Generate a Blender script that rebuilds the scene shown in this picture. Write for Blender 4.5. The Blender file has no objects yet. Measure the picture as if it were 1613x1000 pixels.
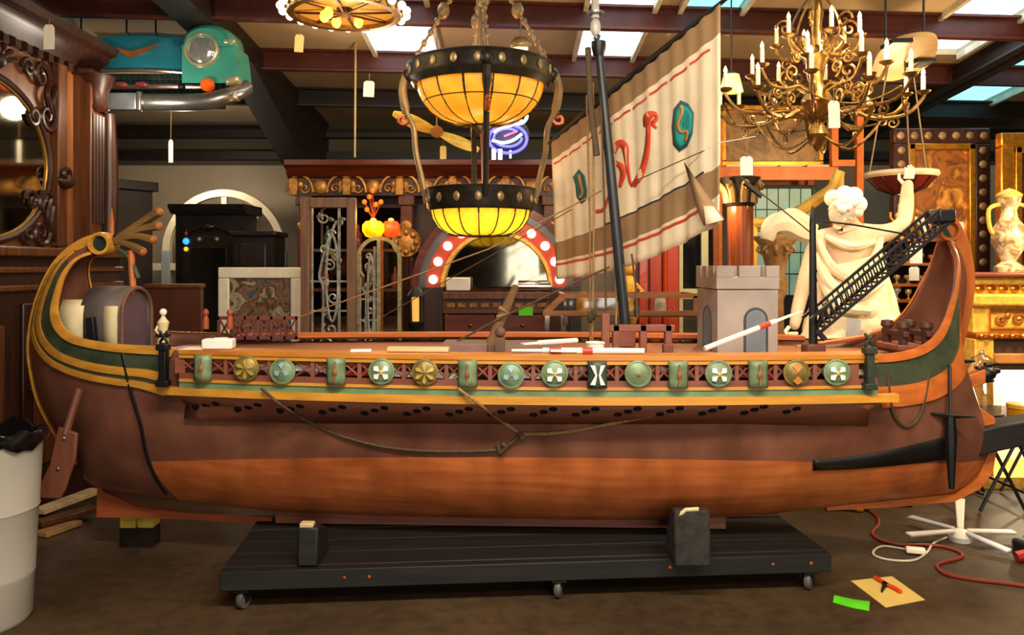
import bpy, math, random
from mathutils import Vector, Matrix
from mathutils.bvhtree import BVHTree
random.seed(7)
PI = math.pi
sc = bpy.context.scene
COL = sc.collection
# ------------------------------------------------------------------ camera, light, exposure
F, HX, HY, CZ = 1300.0, 806.5, 420.0, 1.6          # focal length in pixels, eye level row, eye height
def P(px, py, d): return Vector(((px - HX) * d / F, d, CZ - (py - HY) * d / F))
def G(px, py, z=0.0): return P(px, py, (CZ - z) * F / (py - HY))
cam = bpy.data.cameras.new('camera'); cam.lens = 36 * F / 1613; cam.sensor_width = 36
cam.shift_y = -80 / 1613; cam.clip_end = 100
camo = bpy.data.objects.new('camera', cam); camo.location = (0, 0, CZ); camo.rotation_euler = (PI / 2, 0, 0)
COL.objects.link(camo); sc.camera = camo
sc.view_settings.view_transform = 'Standard'; sc.view_settings.look = 'None'
sc.view_settings.exposure = 0.0; sc.view_settings.gamma = 1.0; sc.view_settings.use_curve_mapping = False
w = bpy.data.worlds.new('sky'); sc.world = w; w.use_nodes = True
bg = w.node_tree.nodes['Background']; bg.inputs[0].default_value = (0.86, 0.95, 1.0, 1); bg.inputs[1].default_value = 4.0
def lamp(kind, name, loc, power, color, size=None, rot=None, spot=None, radius=0.06):
    l = bpy.data.lights.new(name, kind); l.energy = power; l.color = color
    if kind == 'AREA': l.shape = 'RECTANGLE'; l.size, l.size_y = size
    else: l.shadow_soft_size = radius
    if spot: l.spot_size = spot; l.spot_blend = 0.6
    o = bpy.data.objects.new(name, l); o.location = loc
    if rot: o.rotation_euler = rot
    COL.objects.link(o); return o
# ceiling strip lights of the showroom, above and behind the viewer
WARM = (1.0, 0.80, 0.56)
lamp('AREA', 'strip_light', (-0.1, 1.3, 3.75), 160, (1.0, .90, .76), (1.8, 0.3), (0.5, 0, 0))
lamp('AREA', 'strip_light', (2.3, 1.2, 3.75), 130, (1.0, .84, .62), (2.0, 0.3), (0.5, 0, 0))
lamp('AREA', 'strip_light', (1.0, -1.2, 3.6), 60, (1.0, .86, .66), (2.4, 0.3), (0.75, 0, 0))
# soft fill light added behind the viewer to brighten the ship
lamp('AREA', 'front_fill', (1.5, -3.8, 1.7), 175, (1.0, .93, .84), (3.2, 2.6), (PI / 2, 0, 0))
# warm spot over the statue, then point lights added to brighten the displays
lamp('SPOT', 'display_spot', (2.2, 4.7, 3.5), 290, (1.0, .78, .48), rot=(0.28, 0.18, 0), spot=1.5, radius=.08)
lamp('POINT', 'display_fill', (3.95, 5.2, 2.2), 120, (1.0, .70, .34), radius=.08)
lamp('POINT', 'display_fill', (3.2, 6.9, 2.7), 42, (1.0, .66, .32), radius=.08)
lamp('POINT', 'display_fill', (1.55, 6.2, 2.1), 22, (1.0, .66, .34), radius=.08)
lamp('POINT', 'display_fill', (-1.1, 6.9, 3.0), 32, (1.0, .72, .42), radius=.08)
lamp('POINT', 'display_fill', (-3.5, 8.9, 2.55), 42, (1.0, .84, .66), radius=.08)  # fill added for the back left wall
lamp('POINT', 'display_fill', (-2.75, 6.0, 2.75), 16, (1.0, .86, .68), radius=.08)  # fill added for the white framed picture
lamp('POINT', 'display_fill', (4.2, 4.3, 2.9), 50, (1.0, .72, .42), radius=.08)

# ------------------------------------------------------------------ materials
def lin(h):
    h = h.lstrip('#'); c = [int(h[i:i + 2], 16) / 255 for i in (0, 2, 4)]
    return tuple((x / 12.92 if x <= .04045 else ((x + .055) / 1.055) ** 2.4) for x in c) + (1,)
_M = {}
def mat(name, hx, rough=.5, metal=0., var=.25, scale=8., kind='noise', bump=.0, spec=.4, coat=0., alpha=None, hx2=None):
    if name in _M: return _M[name]
    m = bpy.data.materials.new(name); m.use_nodes = True; nt = m.node_tree; N = nt.nodes; L = nt.links
    b = N['Principled BSDF']; c = lin(hx)
    b.inputs['Roughness'].default_value = rough; b.inputs['Metallic'].default_value = metal
    b.inputs['Specular IOR Level'].default_value = spec; b.inputs['Coat Weight'].default_value = coat
    tc = N.new('ShaderNodeTexCoord'); mp = N.new('ShaderNodeMapping'); nz = N.new('ShaderNodeTexNoise')
    L.new(tc.outputs['Object'], mp.inputs[0]); L.new(mp.outputs[0], nz.inputs[0])
    sx = {'noise': (1, 1, 1), 'woodx': (.08, 1, 1), 'woody': (1, .08, 1), 'woodz': (1, 1, .08)}[kind]
    mp.inputs['Scale'].default_value = sx
    nz.inputs['Scale'].default_value = scale * (3 if kind != 'noise' else 1); nz.inputs['Detail'].default_value = 5
    cr = N.new('ShaderNodeValToRGB'); e = cr.color_ramp.elements
    lo = tuple(x * (1 - var) for x in c[:3]) + (1,); hi = tuple(min(1, x * (1 + var)) for x in c[:3]) + (1,)
    if hx2: lo, hi = lin(hx2), c
    e[0].position, e[1].position = .3, .7; e[0].color, e[1].color = lo, hi
    L.new(nz.outputs[0], cr.inputs[0]); L.new(cr.outputs[0], b.inputs['Base Color'])
    if bump:
        bp = N.new('ShaderNodeBump'); bp.inputs['Strength'].default_value = bump; bp.inputs['Distance'].default_value = .01
        L.new(nz.outputs[0], bp.inputs['Height']); L.new(bp.outputs[0], b.inputs['Normal'])
    if alpha is not None: b.inputs['Alpha'].default_value = alpha
    _M[name] = m; return m
def glow(name, hx, s, var=0., scale=6., hx2=None, base=None):
    if name in _M: return _M[name]
    m = bpy.data.materials.new(name); m.use_nodes = True; nt = m.node_tree; N = nt.nodes; L = nt.links
    b = N['Principled BSDF']; c = lin(hx); b.inputs['Base Color'].default_value = lin(base or hx)
    b.inputs['Emission Color'].default_value = c; b.inputs['Emission Strength'].default_value = s; b.inputs['Roughness'].default_value = .4
    if hx2:
        tc = N.new('ShaderNodeTexCoord'); nz = N.new('ShaderNodeTexNoise'); nz.inputs['Scale'].default_value = scale
        cr = N.new('ShaderNodeValToRGB'); e = cr.color_ramp.elements; e[0].position, e[1].position = .35, .65
        e[0].color, e[1].color = lin(hx2), c
        L.new(tc.outputs['Object'], nz.inputs[0]); L.new(nz.outputs[0], cr.inputs[0]); L.new(cr.outputs[0], b.inputs['Emission Color'])
    _M[name] = m; return m
def glass(name, hx, clear=.8, rough=.05):
    if name in _M: return _M[name]
    m = bpy.data.materials.new(name); m.use_nodes = True; nt = m.node_tree; N = nt.nodes; L = nt.links
    out = N['Material Output']; N.remove(N['Principled BSDF'])
    t = N.new('ShaderNodeBsdfTransparent'); t.inputs[0].default_value = lin(hx)
    g = N.new('ShaderNodeBsdfGlossy'); g.inputs[1].default_value = rough
    x = N.new('ShaderNodeMixShader'); x.inputs[0].default_value = 1 - clear
    L.new(t.outputs[0], x.inputs[1]); L.new(g.outputs[0], x.inputs[2]); L.new(x.outputs[0], out.inputs[0])
    _M[name] = m; return m
wood_dark = mat('wood_dark', '#33190f', .35, var=.45, kind='woodz', scale=9)
wood_cab = mat('wood_cab', '#5a3218', .38, var=.4, kind='woodz', scale=9)
wood_red = mat('wood_red', '#57220f', .35, var=.4, kind='woodx', scale=9)
wood_ebon = mat('wood_ebon', '#17110d', .35, var=.4)
wood_orange = mat('wood_orange', '#a8581c', .4, var=.25, kind='woodx', scale=8)
carved = mat('carved', '#a06a2c', .4, var=.5, scale=40, bump=.5)
gold = mat('gold', '#c88a2c', .32, .85, var=.3, scale=20)
gilt = mat('gilt', '#e4ae44', .42, .12, var=.3, scale=25, bump=.3)
brass = mat('brass', '#7d5c2c', .34, .8, var=.45, scale=24)
bronze = mat('bronze', '#2e2a22', .42, .6, var=.4, scale=14)
bronze_lt = mat('bronze_lt', '#8a7350', .4, .5, var=.3)
copper = mat('copper', '#9a4a22', .35, .5, var=.3)
iron = mat('iron', '#15140f', .45, .3, var=.4)
black = mat('black', '#0e0e10', .45, var=.4)
chrome = mat('chrome', '#c9c9c6', .15, 1., var=.1)
silver = mat('silver', '#8f959a', .35, .7, var=.3)
plaster = mat('plaster', '#efe2c8', .6, var=.1, bump=.15)
white = mat('white', '#e8e4da', .5, var=.06)
cream = mat('cream', '#d8c79a', .6, var=.15)
pale_wood = mat('pale_wood', '#cbb183', .5, var=.2, kind='woodx')
card = mat('card', '#e9dcc0', .7, var=.06)
card_y = mat('card_y', '#e8cf7c', .7, var=.08)
rope_m = mat('rope', '#8d6c42', .8, var=.3, scale=60)
rope_dk = mat('rope_dk', '#4d3a26', .8, var=.3, scale=60)
steel_red = mat('steel_red', '#4a1e17', .45, var=.3)
steel_dk = mat('steel_dk', '#1d1512', .5, var=.3)
mirror = mat('mirror_glass', '#cfd2c8', .04, 1., var=.02)

# ------------------------------------------------------------------ mesh builder
class MB:
    def __init__(s): s.v = []; s.f = []; s.mi = []
    def add(s, vs, fs, mi=0):
        o = len(s.v); s.v += [Vector(p) for p in vs]
        s.f += [tuple(i + o for i in f) for f in fs]; s.mi += [mi] * len(fs); return s
    def box(s, c, sz, R=None, mi=0):
        c = Vector(c); h = [x / 2 for x in sz]
        vs = [Vector((x * h[0], y * h[1], z * h[2])) for z in (-1, 1) for y in (-1, 1) for x in (-1, 1)]
        if R: vs = [R @ p for p in vs]
        return s.add([c + p for p in vs], [(0, 2, 3, 1), (4, 5, 7, 6), (0, 1, 5, 4), (2, 6, 7, 3), (0, 4, 6, 2), (1, 3, 7, 5)], mi)
    def span(s, x0, x1, y0, y1, z0, z1, mi=0):
        return s.box(((x0 + x1) / 2, (y0 + y1) / 2, (z0 + z1) / 2), (abs(x1 - x0), abs(y1 - y0), abs(z1 - z0)), mi=mi)
    def bar(s, a, b, w, h, up=(0, 0, 1), w2=None, h2=None, mi=0):
        a, b = Vector(a), Vector(b); t = (b - a).normalized(); u = Vector(up)
        if abs(t.dot(u)) > .98: u = Vector((1, 0, 0))
        r = t.cross(u).normalized(); u = r.cross(t); w2 = w if w2 is None else w2; h2 = h if h2 is None else h2
        vs = []
        for p, ww, hh in ((a, w, h), (b, w2, h2)):
            for i, j in ((-1, -1), (1, -1), (1, 1), (-1, 1)): vs.append(p + r * (i * ww / 2) + u * (j * hh / 2))
        return s.add(vs, [(3, 2, 1, 0), (4, 5, 6, 7), (0, 1, 5, 4), (1, 2, 6, 5), (2, 3, 7, 6), (3, 0, 4, 7)], mi)
    def tube(s, pts, r, n=7, closed=False, mi=0):
        pts = [Vector(p) for p in pts]; k = len(pts); rs = r if isinstance(r, (list, tuple)) else [r] * k
        vs = []; prev = None
        for i, p in enumerate(pts):
            if closed: t = pts[(i + 1) % k] - pts[i - 1]
            else: t = pts[min(i + 1, k - 1)] - pts[max(i - 1, 0)]
            t = t.normalized() if t.length > 1e-9 else Vector((0, 0, 1))
            u = prev - t * prev.dot(t) if prev is not None else t.orthogonal()
            u = u.normalized() if u.length > 1e-6 else t.orthogonal().normalized(); prev = u; q = t.cross(u)
            for j in range(n):
                a = 2 * PI * j / n; vs.append(p + (u * math.cos(a) + q * math.sin(a)) * rs[i])
        fs = [(i * n + j, i * n + (j + 1) % n, (i + 1) * n + (j + 1) % n, (i + 1) * n + j) for i in range(k - 1) for j in range(n)]
        if closed: fs += [((k - 1) * n + j, (k - 1) * n + (j + 1) % n, (j + 1) % n, j) for j in range(n)]
        else: fs += [tuple(range(n - 1, -1, -1)), tuple((k - 1) * n + j for j in range(n))]
        return s.add(vs, fs, mi)
    def lathe(s, prof, c=(0, 0, 0), n=20, R=None, a0=0., a1=2 * PI, mi=0, sx=1., sy=1.):
        c = Vector(c); full = abs(a1 - a0 - 2 * PI) < 1e-6; m = n if full else n + 1; vs = []
        for r, z in prof:
            for j in range(m):
                a = a0 + (a1 - a0) * j / n; p = Vector((r * math.cos(a) * sx, r * math.sin(a) * sy, z)); vs.append(c + (R @ p if R else p))
        fs = []
        for i in range(len(prof) - 1):
            for j in range(n):
                k = (j + 1) % m; fs.append((i * m + j, i * m + k, (i + 1) * m + k, (i + 1) * m + j))
        return s.add(vs, fs, mi)
    def ball(s, c, r, n=12, k=8, sc3=(1, 1, 1), R=None, mi=0):
        c = Vector(c); vs = []
        for i in range(k + 1):
            t = PI * i / k
            for j in range(n):
                a = 2 * PI * j / n
                p = Vector((math.sin(t) * math.cos(a) * r * sc3[0], math.sin(t) * math.sin(a) * r * sc3[1], math.cos(t) * r * sc3[2]))
                vs.append(c + (R @ p if R else p))
        fs = [(i * n + j, (i + 1) * n + j, (i + 1) * n + (j + 1) % n, i * n + (j + 1) % n) for i in range(k) for j in range(n)]
        return s.add(vs, fs, mi)
    def prism(s, poly, vec, mi=0):
        poly = [Vector(p) for p in poly]; vec = Vector(vec); n = len(poly)
        nn = Vector((0, 0, 0))
        for i in range(n): nn += poly[i].cross(poly[(i + 1) % n])
        if nn.dot(vec) > 0: poly.reverse()
        vs = poly + [p + vec for p in poly]
        fs = [tuple(range(n)), tuple(range(2 * n - 1, n - 1, -1))] + [(i, i + n, (i + 1) % n + n, (i + 1) % n) for i in range(n)]
        return s.add(vs, fs, mi)
    def grid(s, rows, mi=0):
        k, n = len(rows), len(rows[0])
        return s.add([p for r in rows for p in r], [(i * n + j, i * n + j + 1, (i + 1) * n + j + 1, (i + 1) * n + j) for i in range(k - 1) for j in range(n - 1)], mi)
    def arc(s, c, r0, r1, a0, a1, y0, y1, n=28, mi=0):      # arched band in the XZ plane, depth y0..y1
        vs = []; cx, cz = c
        for i in range(n + 1):
            a = a0 + (a1 - a0) * i / n; ca, sa = math.cos(a), math.sin(a)
            vs += [(cx + r0 * ca, y0, cz + r0 * sa), (cx + r1 * ca, y0, cz + r1 * sa), (cx + r1 * ca, y1, cz + r1 * sa), (cx + r0 * ca, y1, cz + r0 * sa)]
        fs = [(i * 4 + j, i * 4 + (j + 1) % 4, i * 4 + 4 + (j + 1) % 4, i * 4 + 4 + j) for i in range(n) for j in range(4)]
        fs += [(0, 1, 2, 3), (n * 4 + 3, n * 4 + 2, n * 4 + 1, n * 4)]
        return s.add(vs, fs, mi)
    def build(s, name, m, parent=None, bevel=0., smooth=True, solid=0., loc=None):
        ms = m if isinstance(m, (list, tuple)) else [m]
        if parent is not None: org = worg(parent)
        elif loc is not None: org = Vector(loc)
        else:
            lo = [min(p[i] for p in s.v) for i in range(3)]; hi = [max(p[i] for p in s.v) for i in range(3)]
            org = Vector(((lo[0] + hi[0]) / 2, (lo[1] + hi[1]) / 2, lo[2]))
        me = bpy.data.meshes.new(name); me.from_pydata([p - org for p in s.v], [], s.f)
        for x in ms: me.materials.append(x)
        me.polygons.foreach_set('material_index', s.mi)
        if smooth:
            me.polygons.foreach_set('use_smooth', [True] * len(s.f)); me.set_sharp_from_angle(angle=math.radians(40))
        me.update()
        o = bpy.data.objects.new(name, me); COL.objects.link(o)
        if parent is not None: o.parent = parent
        else: o.location = org
        if bevel: b = o.modifiers.new('bevel', 'BEVEL'); b.width = bevel; b.segments = 2; b.limit_method = 'ANGLE'
        if solid: b = o.modifiers.new('solid', 'SOLIDIFY'); b.thickness = abs(solid); b.offset = 1 if solid > 0 else -1
        return o
def worg(o):
    v = Vector((0, 0, 0))
    while o is not None: v += o.location; o = o.parent
    return v
def tag(o, label, cat, group=None):
    o['label'] = label; o['category'] = cat; o['kind'] = 'thing'
    if group: o['group'] = group
    return o
def thing(name, label, cat, loc, group=None):
    o = bpy.data.objects.new(name, None); o.location = loc; o.empty_display_size = .1; COL.objects.link(o)
    return tag(o, label, cat, group)
def struct(o): o['kind'] = 'structure'; return o
def link_copy(o, parent=None, name=None):
    c = o.copy(); COL.objects.link(c)
    if parent is not None: c.parent = parent
    return c
def sag(a, b, s, n=12):
    a, b = Vector(a), Vector(b)
    return [a.lerp(b, i / n) - Vector((0, 0, s * 4 * (i / n) * (1 - i / n))) for i in range(n + 1)]
def smoothpath(pts, n=5):
    pts = [Vector(p) for p in pts]; out = []
    for i in range(len(pts) - 1):
        p0, p1, p2, p3 = pts[max(i - 1, 0)], pts[i], pts[i + 1], pts[min(i + 2, len(pts) - 1)]
        for k in range(n):
            t = k / n
            out.append(.5 * ((2 * p1) + (p2 - p0) * t + (2 * p0 - 5 * p1 + 4 * p2 - p3) * t * t + (3 * p1 - p0 - 3 * p2 + p3) * t ** 3))
    return out + [pts[-1]]
def scroll(c, r, turns=1.4, a0=0., n=22, u=(1, 0, 0), v=(0, 0, 1), flip=1):
    c, u, v = Vector(c), Vector(u), Vector(v); out = []
    for i in range(n + 1):
        t = i / n; a = a0 + flip * turns * 2 * PI * t; rr = r * (1 - .85 * t)
        out.append(c + u * (rr * math.cos(a)) + v * (rr * math.sin(a)))
    return out

# ------------------------------------------------------------------ the building
BACK = 10.6
def roof(y): return 3.5 + (10 - y) * .07
# floor
def floor_mat():
    m = bpy.data.materials.new('concrete'); m.use_nodes = True; nt = m.node_tree; N = nt.nodes; L = nt.links
    b = N['Principled BSDF']; b.inputs['Roughness'].default_value = .55; b.inputs['Specular IOR Level'].default_value = .25
    tc = N.new('ShaderNodeTexCoord')
    a = N.new('ShaderNodeTexNoise'); a.inputs['Scale'].default_value = .9; a.inputs['Detail'].default_value = 8
    c = N.new('ShaderNodeTexNoise'); c.inputs['Scale'].default_value = 14; c.inputs['Detail'].default_value = 6
    cr = N.new('ShaderNodeValToRGB'); e = cr.color_ramp.elements; e[0].position, e[1].position = .32, .72
    e[0].color, e[1].color = lin('#382a1c'), lin('#54412b')
    mx = N.new('ShaderNodeMix'); mx.data_type = 'RGBA'; mx.blend_type = 'MULTIPLY'; mx.inputs[0].default_value = .6
    cr2 = N.new('ShaderNodeValToRGB'); e2 = cr2.color_ramp.elements; e2[0].position, e2[1].position = .35, .6; e2[0].color = (.55, .5, .45, 1)
    L.new(tc.outputs['Object'], a.inputs[0]); L.new(tc.outputs['Object'], c.inputs[0]); L.new(a.outputs[0], cr.inputs[0]); L.new(c.outputs[0], cr2.inputs[0])
    L.new(cr.outputs[0], mx.inputs[6]); L.new(cr2.outputs[0], mx.inputs[7]); L.new(mx.outputs[2], b.inputs['Base Color'])
    return m
struct(MB().span(-7, 8.5, -4, BACK, -.1, 0).build('floor', floor_mat(), smooth=False))
pale_wall = mat('pale_wall', '#a89880', .8, var=.12, scale=1.2)
dark_wall = mat('dark_wall', '#4c4536', .85, var=.2, scale=1.5)
wb = MB().span(-7, 8.5, BACK, BACK + .1, 0, 2.9)
wb.span(-7, 8.5, BACK, BACK + .1, 2.9, 3.5, mi=1)
struct(wb.build('wall_back', [pale_wall, dark_wall], smooth=False))
struct(MB().span(-7.1, -7, -4, BACK, 0, 5).build('wall_left', dark_wall, smooth=False))
struct(MB().span(8.5, 8.6, -4, BACK, 0, 5).build('wall_right', dark_wall, smooth=False))
struct(MB().span(-7, 8.5, -4.1, -4, 0, 5).build('wall_front', dark_wall, smooth=False))
# ceiling with openings for the skylights
lights = [(-1.30, -.68, 5.2, 8.15, 0), (.60, 1.17, 5.2, 8.5, 0), (3.6, 4.3, 4.5, 7.95, 0), (-4.35, -3.75, 5.9, 7.45, 0),
          (4.85, 5.6, 6.2, 10.0, 1), (1.38, 1.9, 5.3, 7.3, 1)]
xs = sorted({-7, 8.5} | {l[0] for l in lights} | {l[1] for l in lights}); ys = sorted({-4, BACK} | {l[2] for l in lights} | {l[3] for l in lights})
cb = MB()
for i in range(len(xs) - 1):
    for j in range(len(ys) - 1):
        mx_, my_ = (xs[i] + xs[i + 1]) / 2, (ys[j] + ys[j + 1]) / 2
        if any(l[0] < mx_ < l[1] and l[2] < my_ < l[3] for l in lights): continue
        cb.add([(xs[i], ys[j], roof(ys[j])), (xs[i + 1], ys[j], roof(ys[j])), (xs[i + 1], ys[j + 1], roof(ys[j + 1])), (xs[i], ys[j + 1], roof(ys[j + 1]))], [(3, 2, 1, 0)])
struct(cb.build('ceiling', mat('roof_panel', '#a48f70', .75, var=.18, scale=2), solid=-.06, smooth=False))
sky_white = glass('skylight_white', '#f2fbff', .96, .3); sky_teal = glass('skylight_teal', '#6fb0b8', .96, .3)
for k, (x0, x1, y0, y1, t) in enumerate(lights):
    fb = MB(); th = .03
    for xx in (x0, x1):
        fb.bar((xx, y0, roof(y0) - .02), (xx, y1, roof(y1) - .02), .04, .06)
    o = struct(fb.build('window_%d' % (k + 1), mat('sky_frame', '#b9b3a0', .6), smooth=False))
    ny = max(1, round((y1 - y0) / 1.28))
    for q in range(ny):
        a, b = y0 + (y1 - y0) * q / ny, y0 + (y1 - y0) * (q + 1) / ny
        MB().add([(x0, a, roof(a) + .01), (x1, a, roof(a) + .01), (x1, b, roof(b) + .01), (x0, b, roof(b) + .01)], [(3, 2, 1, 0)]).build('pane', sky_teal if t else sky_white, o, smooth=False)
# purlins (C section) across the roof
tn = 1
for y in (2.84, 4.12, 5.42, 6.7, 7.98, 9.26):
    b = MB(); q = .07
    for w_, h0, h1, o_ in ((.016, -.2, 0, 0), (.07, -.2, -.185, -.035), (.07, -.02, 0, -.035)):
        ya, yb = y - 7 * q + o_, y + 8.5 * q + o_
        b.bar((-7, ya, roof(ya) + (h0 + h1) / 2), (8.5, yb, roof(yb) + (h0 + h1) / 2), w_, h1 - h0)
    struct(b.build('trim_%d' % tn, steel_red if y < 8.5 else steel_dk, smooth=False)); tn += 1  # rear purlin darker: shade of the back bay put into its colour
# tapered frames: rafter with haunch running to the back wall columns
x0 = -2.62
poly = [(x0, -2, roof(-2) - .02), (x0, BACK - .02, roof(BACK) - .02), (x0, BACK - .02, 0), (x0, BACK - .3, 0), (x0, BACK - .4, 2.5), (x0, 7.5, roof(7.5) - .24), (x0, -2, roof(-2) - .24)]
struct(MB().prism(poly, (.27, 0, 0)).build('trim_%d' % tn, steel_dk, smooth=False)); tn += 1
x0 = 4.42
b = MB().prism([(x0, -2, roof(-2) - .02), (x0, BACK - .02, roof(BACK) - .02), (x0, BACK - .02, roof(BACK) - .24), (x0, -2, roof(-2) - .24)], (.05, 0, 0))
b.prism([(x0 - .1, -2, roof(-2) - .22), (x0 - .1, BACK - .02, roof(BACK) - .22), (x0 - .1, BACK - .02, roof(BACK) - .24), (x0 - .1, -2, roof(-2) - .24)], (.25, 0, 0))
struct(b.build('trim_%d' % tn, steel_dk, smooth=False)); tn += 1
for z in (3.02, 3.3):
    struct(MB().span(-7, 8.5, BACK - .16, BACK - .005, z - .06, z + .04).build('trim_%d' % tn, steel_dk, smooth=False)); tn += 1

# ------------------------------------------------------------------ the ship
def Yc(x): return 4.55 - .05 * x
def CP(px, py, z=None):                               # point of the centre plane
    x = 0.
    for _ in range(4): x = (px - HX) * Yc(x) / F
    return Vector((x, Yc(x), CZ - (py - HY) * Yc(x) / F))
def NP(px, py, B):                                    # point of the near side, B off the centre plane
    x = 0.
    for _ in range(4): x = (px - HX) * (Yc(x) - B) / F
    return Vector((x, Yc(x) - B, CZ - (py - HY) * (Yc(x) - B) / F))
def hull_mat():
    m = bpy.data.materials.new('hull_paint'); m.use_nodes = True; nt = m.node_tree; N = nt.nodes; L = nt.links
    b = N['Principled BSDF']; b.inputs['Roughness'].default_value = .3; b.inputs['Specular IOR Level'].default_value = .45
    tc = N.new('ShaderNodeTexCoord'); sp = N.new('ShaderNodeSeparateXYZ'); L.new(tc.outputs['Object'], sp.inputs[0])
    def mth(op, a, bb):
        n = N.new('ShaderNodeMath'); n.operation = op
        for i, q in ((0, a), (1, bb)):
            if isinstance(q, (int, float)): n.inputs[i].default_value = q
            else: L.new(q, n.inputs[i])
        return n.outputs[0]
    x = mth('SUBTRACT', sp.outputs[0], .3); q = mth('MULTIPLY', mth('MULTIPLY', x, x), .018)
    lev = mth('SUBTRACT', .664 - .19, q); below = mth('LESS_THAN', sp.outputs[2], lev)
    aft = mth('GREATER_THAN', mth('ADD', sp.outputs[0], mth('MULTIPLY', sp.outputs[2], .35)), -1.77)
    msk = mth('MULTIPLY', below, aft)
    def wood(lo, hi, sx, sc_):
        mp = N.new('ShaderNodeMapping'); mp.inputs['Scale'].default_value = (sx, 1, 1); L.new(tc.outputs['Object'], mp.inputs[0])
        nz = N.new('ShaderNodeTexNoise'); nz.inputs['Scale'].default_value = sc_; nz.inputs['Detail'].default_value = 6; L.new(mp.outputs[0], nz.inputs[0])
        cr = N.new('ShaderNodeValToRGB'); e = cr.color_ramp.elements; e[0].position, e[1].position = .3, .7; e[0].color, e[1].color = lin(lo), lin(hi)
        L.new(nz.outputs[0], cr.inputs[0]); return cr.outputs[0]
    up, lo = wood('#74473a', '#8a5944', .3, 4), wood('#bd6232', '#d97c42', .06, 26)
    mx = N.new('ShaderNodeMix'); mx.data_type = 'RGBA'; L.new(msk, mx.inputs[0]); L.new(up, mx.inputs[6]); L.new(lo, mx.inputs[7])
    st = wood('#8a7a64', '#ffffff', 1.6, 3.2); m2 = N.new('ShaderNodeMix'); m2.data_type = 'RGBA'; m2.blend_type = 'MULTIPLY'; m2.inputs[0].default_value = .65
    L.new(mx.outputs[2], m2.inputs[6]); L.new(st, m2.inputs[7]); L.new(m2.outputs[2], b.inputs['Base Color'])
    return m
ship_yellow = mat('ship_yellow', '#c78a32', .4, var=.22, kind='woodx', scale=9, bump=.1)
ship_green = mat('ship_green', '#5d7653', .5, var=.3, scale=10)
ship_dkgreen = mat('ship_dkgreen', '#3c4430', .5, var=.35, scale=9)
ship_maroon = mat('ship_maroon', '#7c4635', .5, var=.2, kind='woodx', scale=8)
ship_orange = mat('ship_orange', '#bb6428', .42, var=.25, kind='woodx', scale=8)
shield_green = mat('shield_green', '#7d9670', .45, .1, var=.3, scale=14, bump=.2, hx2='#64704e')
shield_gold = mat('shield_gold', '#9a8038', .45, .3, var=.4, scale=16, bump=.2, hx2='#5d5838')
deck_wood = mat('deck_wood', '#a8683a', .5, var=.2, kind='woodx', scale=7)
ship = thing('model_ship', 'large wooden ancient war galley model with sail and shields, on a black dolly', 'ship model', (0, 4.55, .19))
# stations: K keel/stem profile, R rail, B half breadth, section exponents
ST = []
def S1(k, r, B, a, c): ST.append((CP(*k), NP(r[0], r[1], B), B, a, c))
S1((150, 371), (150, 398), .035, 1.2, .9)
S1((118, 384), (122, 409), .07, 1.25, .9)
S1((88, 411), (103, 432), .12, 1.3, .85)
S1((66, 451), (93, 462), .17, 1.35, .82)
S1((53, 495), (89, 490), .22, 1.4, .8)
S1((46, 545), (97, 514), .27, 1.45, .8)
S1((51, 590), (115, 530), .31, 1.5, .78)
S1((64, 637), (142, 538), .35, 1.6, .76)
S1((92, 687), (182, 544), .39, 1.75, .72)
S1((126, 730), (226, 547), .42, 1.9, .68)
S1((165, 772), (270, 550), .43, 2.1, .64)
for X, zk, B in ((-1.45, .245, .445), (-1.05, .225, .49), (-.5, .22, .53), (0, .22, .545), (.5, .22, .545), (1.0, .235, .525), (1.35, .26, .49)):
    y = Yc(X); ST.append((Vector((X, y, zk)), Vector((X, y - B, 1.13)), B, 2.6, .55))
S1((1385, 789), (1352, 562), .46, 2.3, .6)
S1((1450, 783), (1392, 561), .42, 2.0, .64)
S1((1500, 776), (1428, 556), .38, 1.8, .68)
S1((1535, 752), (1455, 546), .32, 1.6, .72)
S1((1556, 715), (1474, 531), .27, 1.5, .76)
S1((1548, 670), (1488, 508), .23, 1.45, .78)
S1((1522, 628), (1498, 480), .2, 1.4, .8)
S1((1504, 588), (1506, 452), .18, 1.4, .8)
S1((1509, 540), (1509, 428), .15, 1.35, .82)
S1((1522, 490), (1508, 408), .12, 1.3, .85)
S1((1529, 440), (1503, 394), .09, 1.25, .9)
S1((1520, 392), (1497, 382), .06, 1.2, .9)
S1((1500, 352), (1492, 374), .035, 1.2, .9)
SUB = 5
def st_at(u):
    u = max(0., min(len(ST) - 1., u)); i = min(int(u), len(ST) - 2); t = u - i
    q = [ST[max(0, min(len(ST) - 1, i + k))] for k in (-1, 0, 1, 2)]
    def cr(p0, p1, p2, p3): return (2 * p1 + (p2 - p0) * t + (2 * p0 - 5 * p1 + 4 * p2 - p3) * t * t + (3 * p1 - p0 - 3 * p2 + p3) * t ** 3) * .5
    return tuple(cr(*[s[k] for s in q]) for k in range(5))
def hull_pt(u, v, side=-1, off=0.):
    K, R, B, a, c = st_at(u)
    x = K.x + (R.x - K.x) * v; z = K.z + (R.z - K.z) * v
    f = (1 - max(0, 1 - v) ** a) ** c if v > 0 else 0
    return Vector((x, Yc(x) + side * (B * f + off), z))
NU = (len(ST) - 1) * SUB; NV = 18
rows = []
for i in range(NU + 1):
    u = i / SUB; r = [hull_pt(u, 1 - (j / NV) ** .9, -1) for j in range(NV)] + [hull_pt(u, 0)] + [hull_pt(u, 1 - ((NV - 1 - j) / NV) ** .9, 1) for j in range(NV)]
    rows.append(r)
hb = MB().grid(rows); hull = hb.build('hull', hull_mat(), ship, solid=-.018)
hull_bvh = BVHTree.FromPolygons(hb.v, hb.f)
EYE = Vector((0, 0, CZ))
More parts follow.
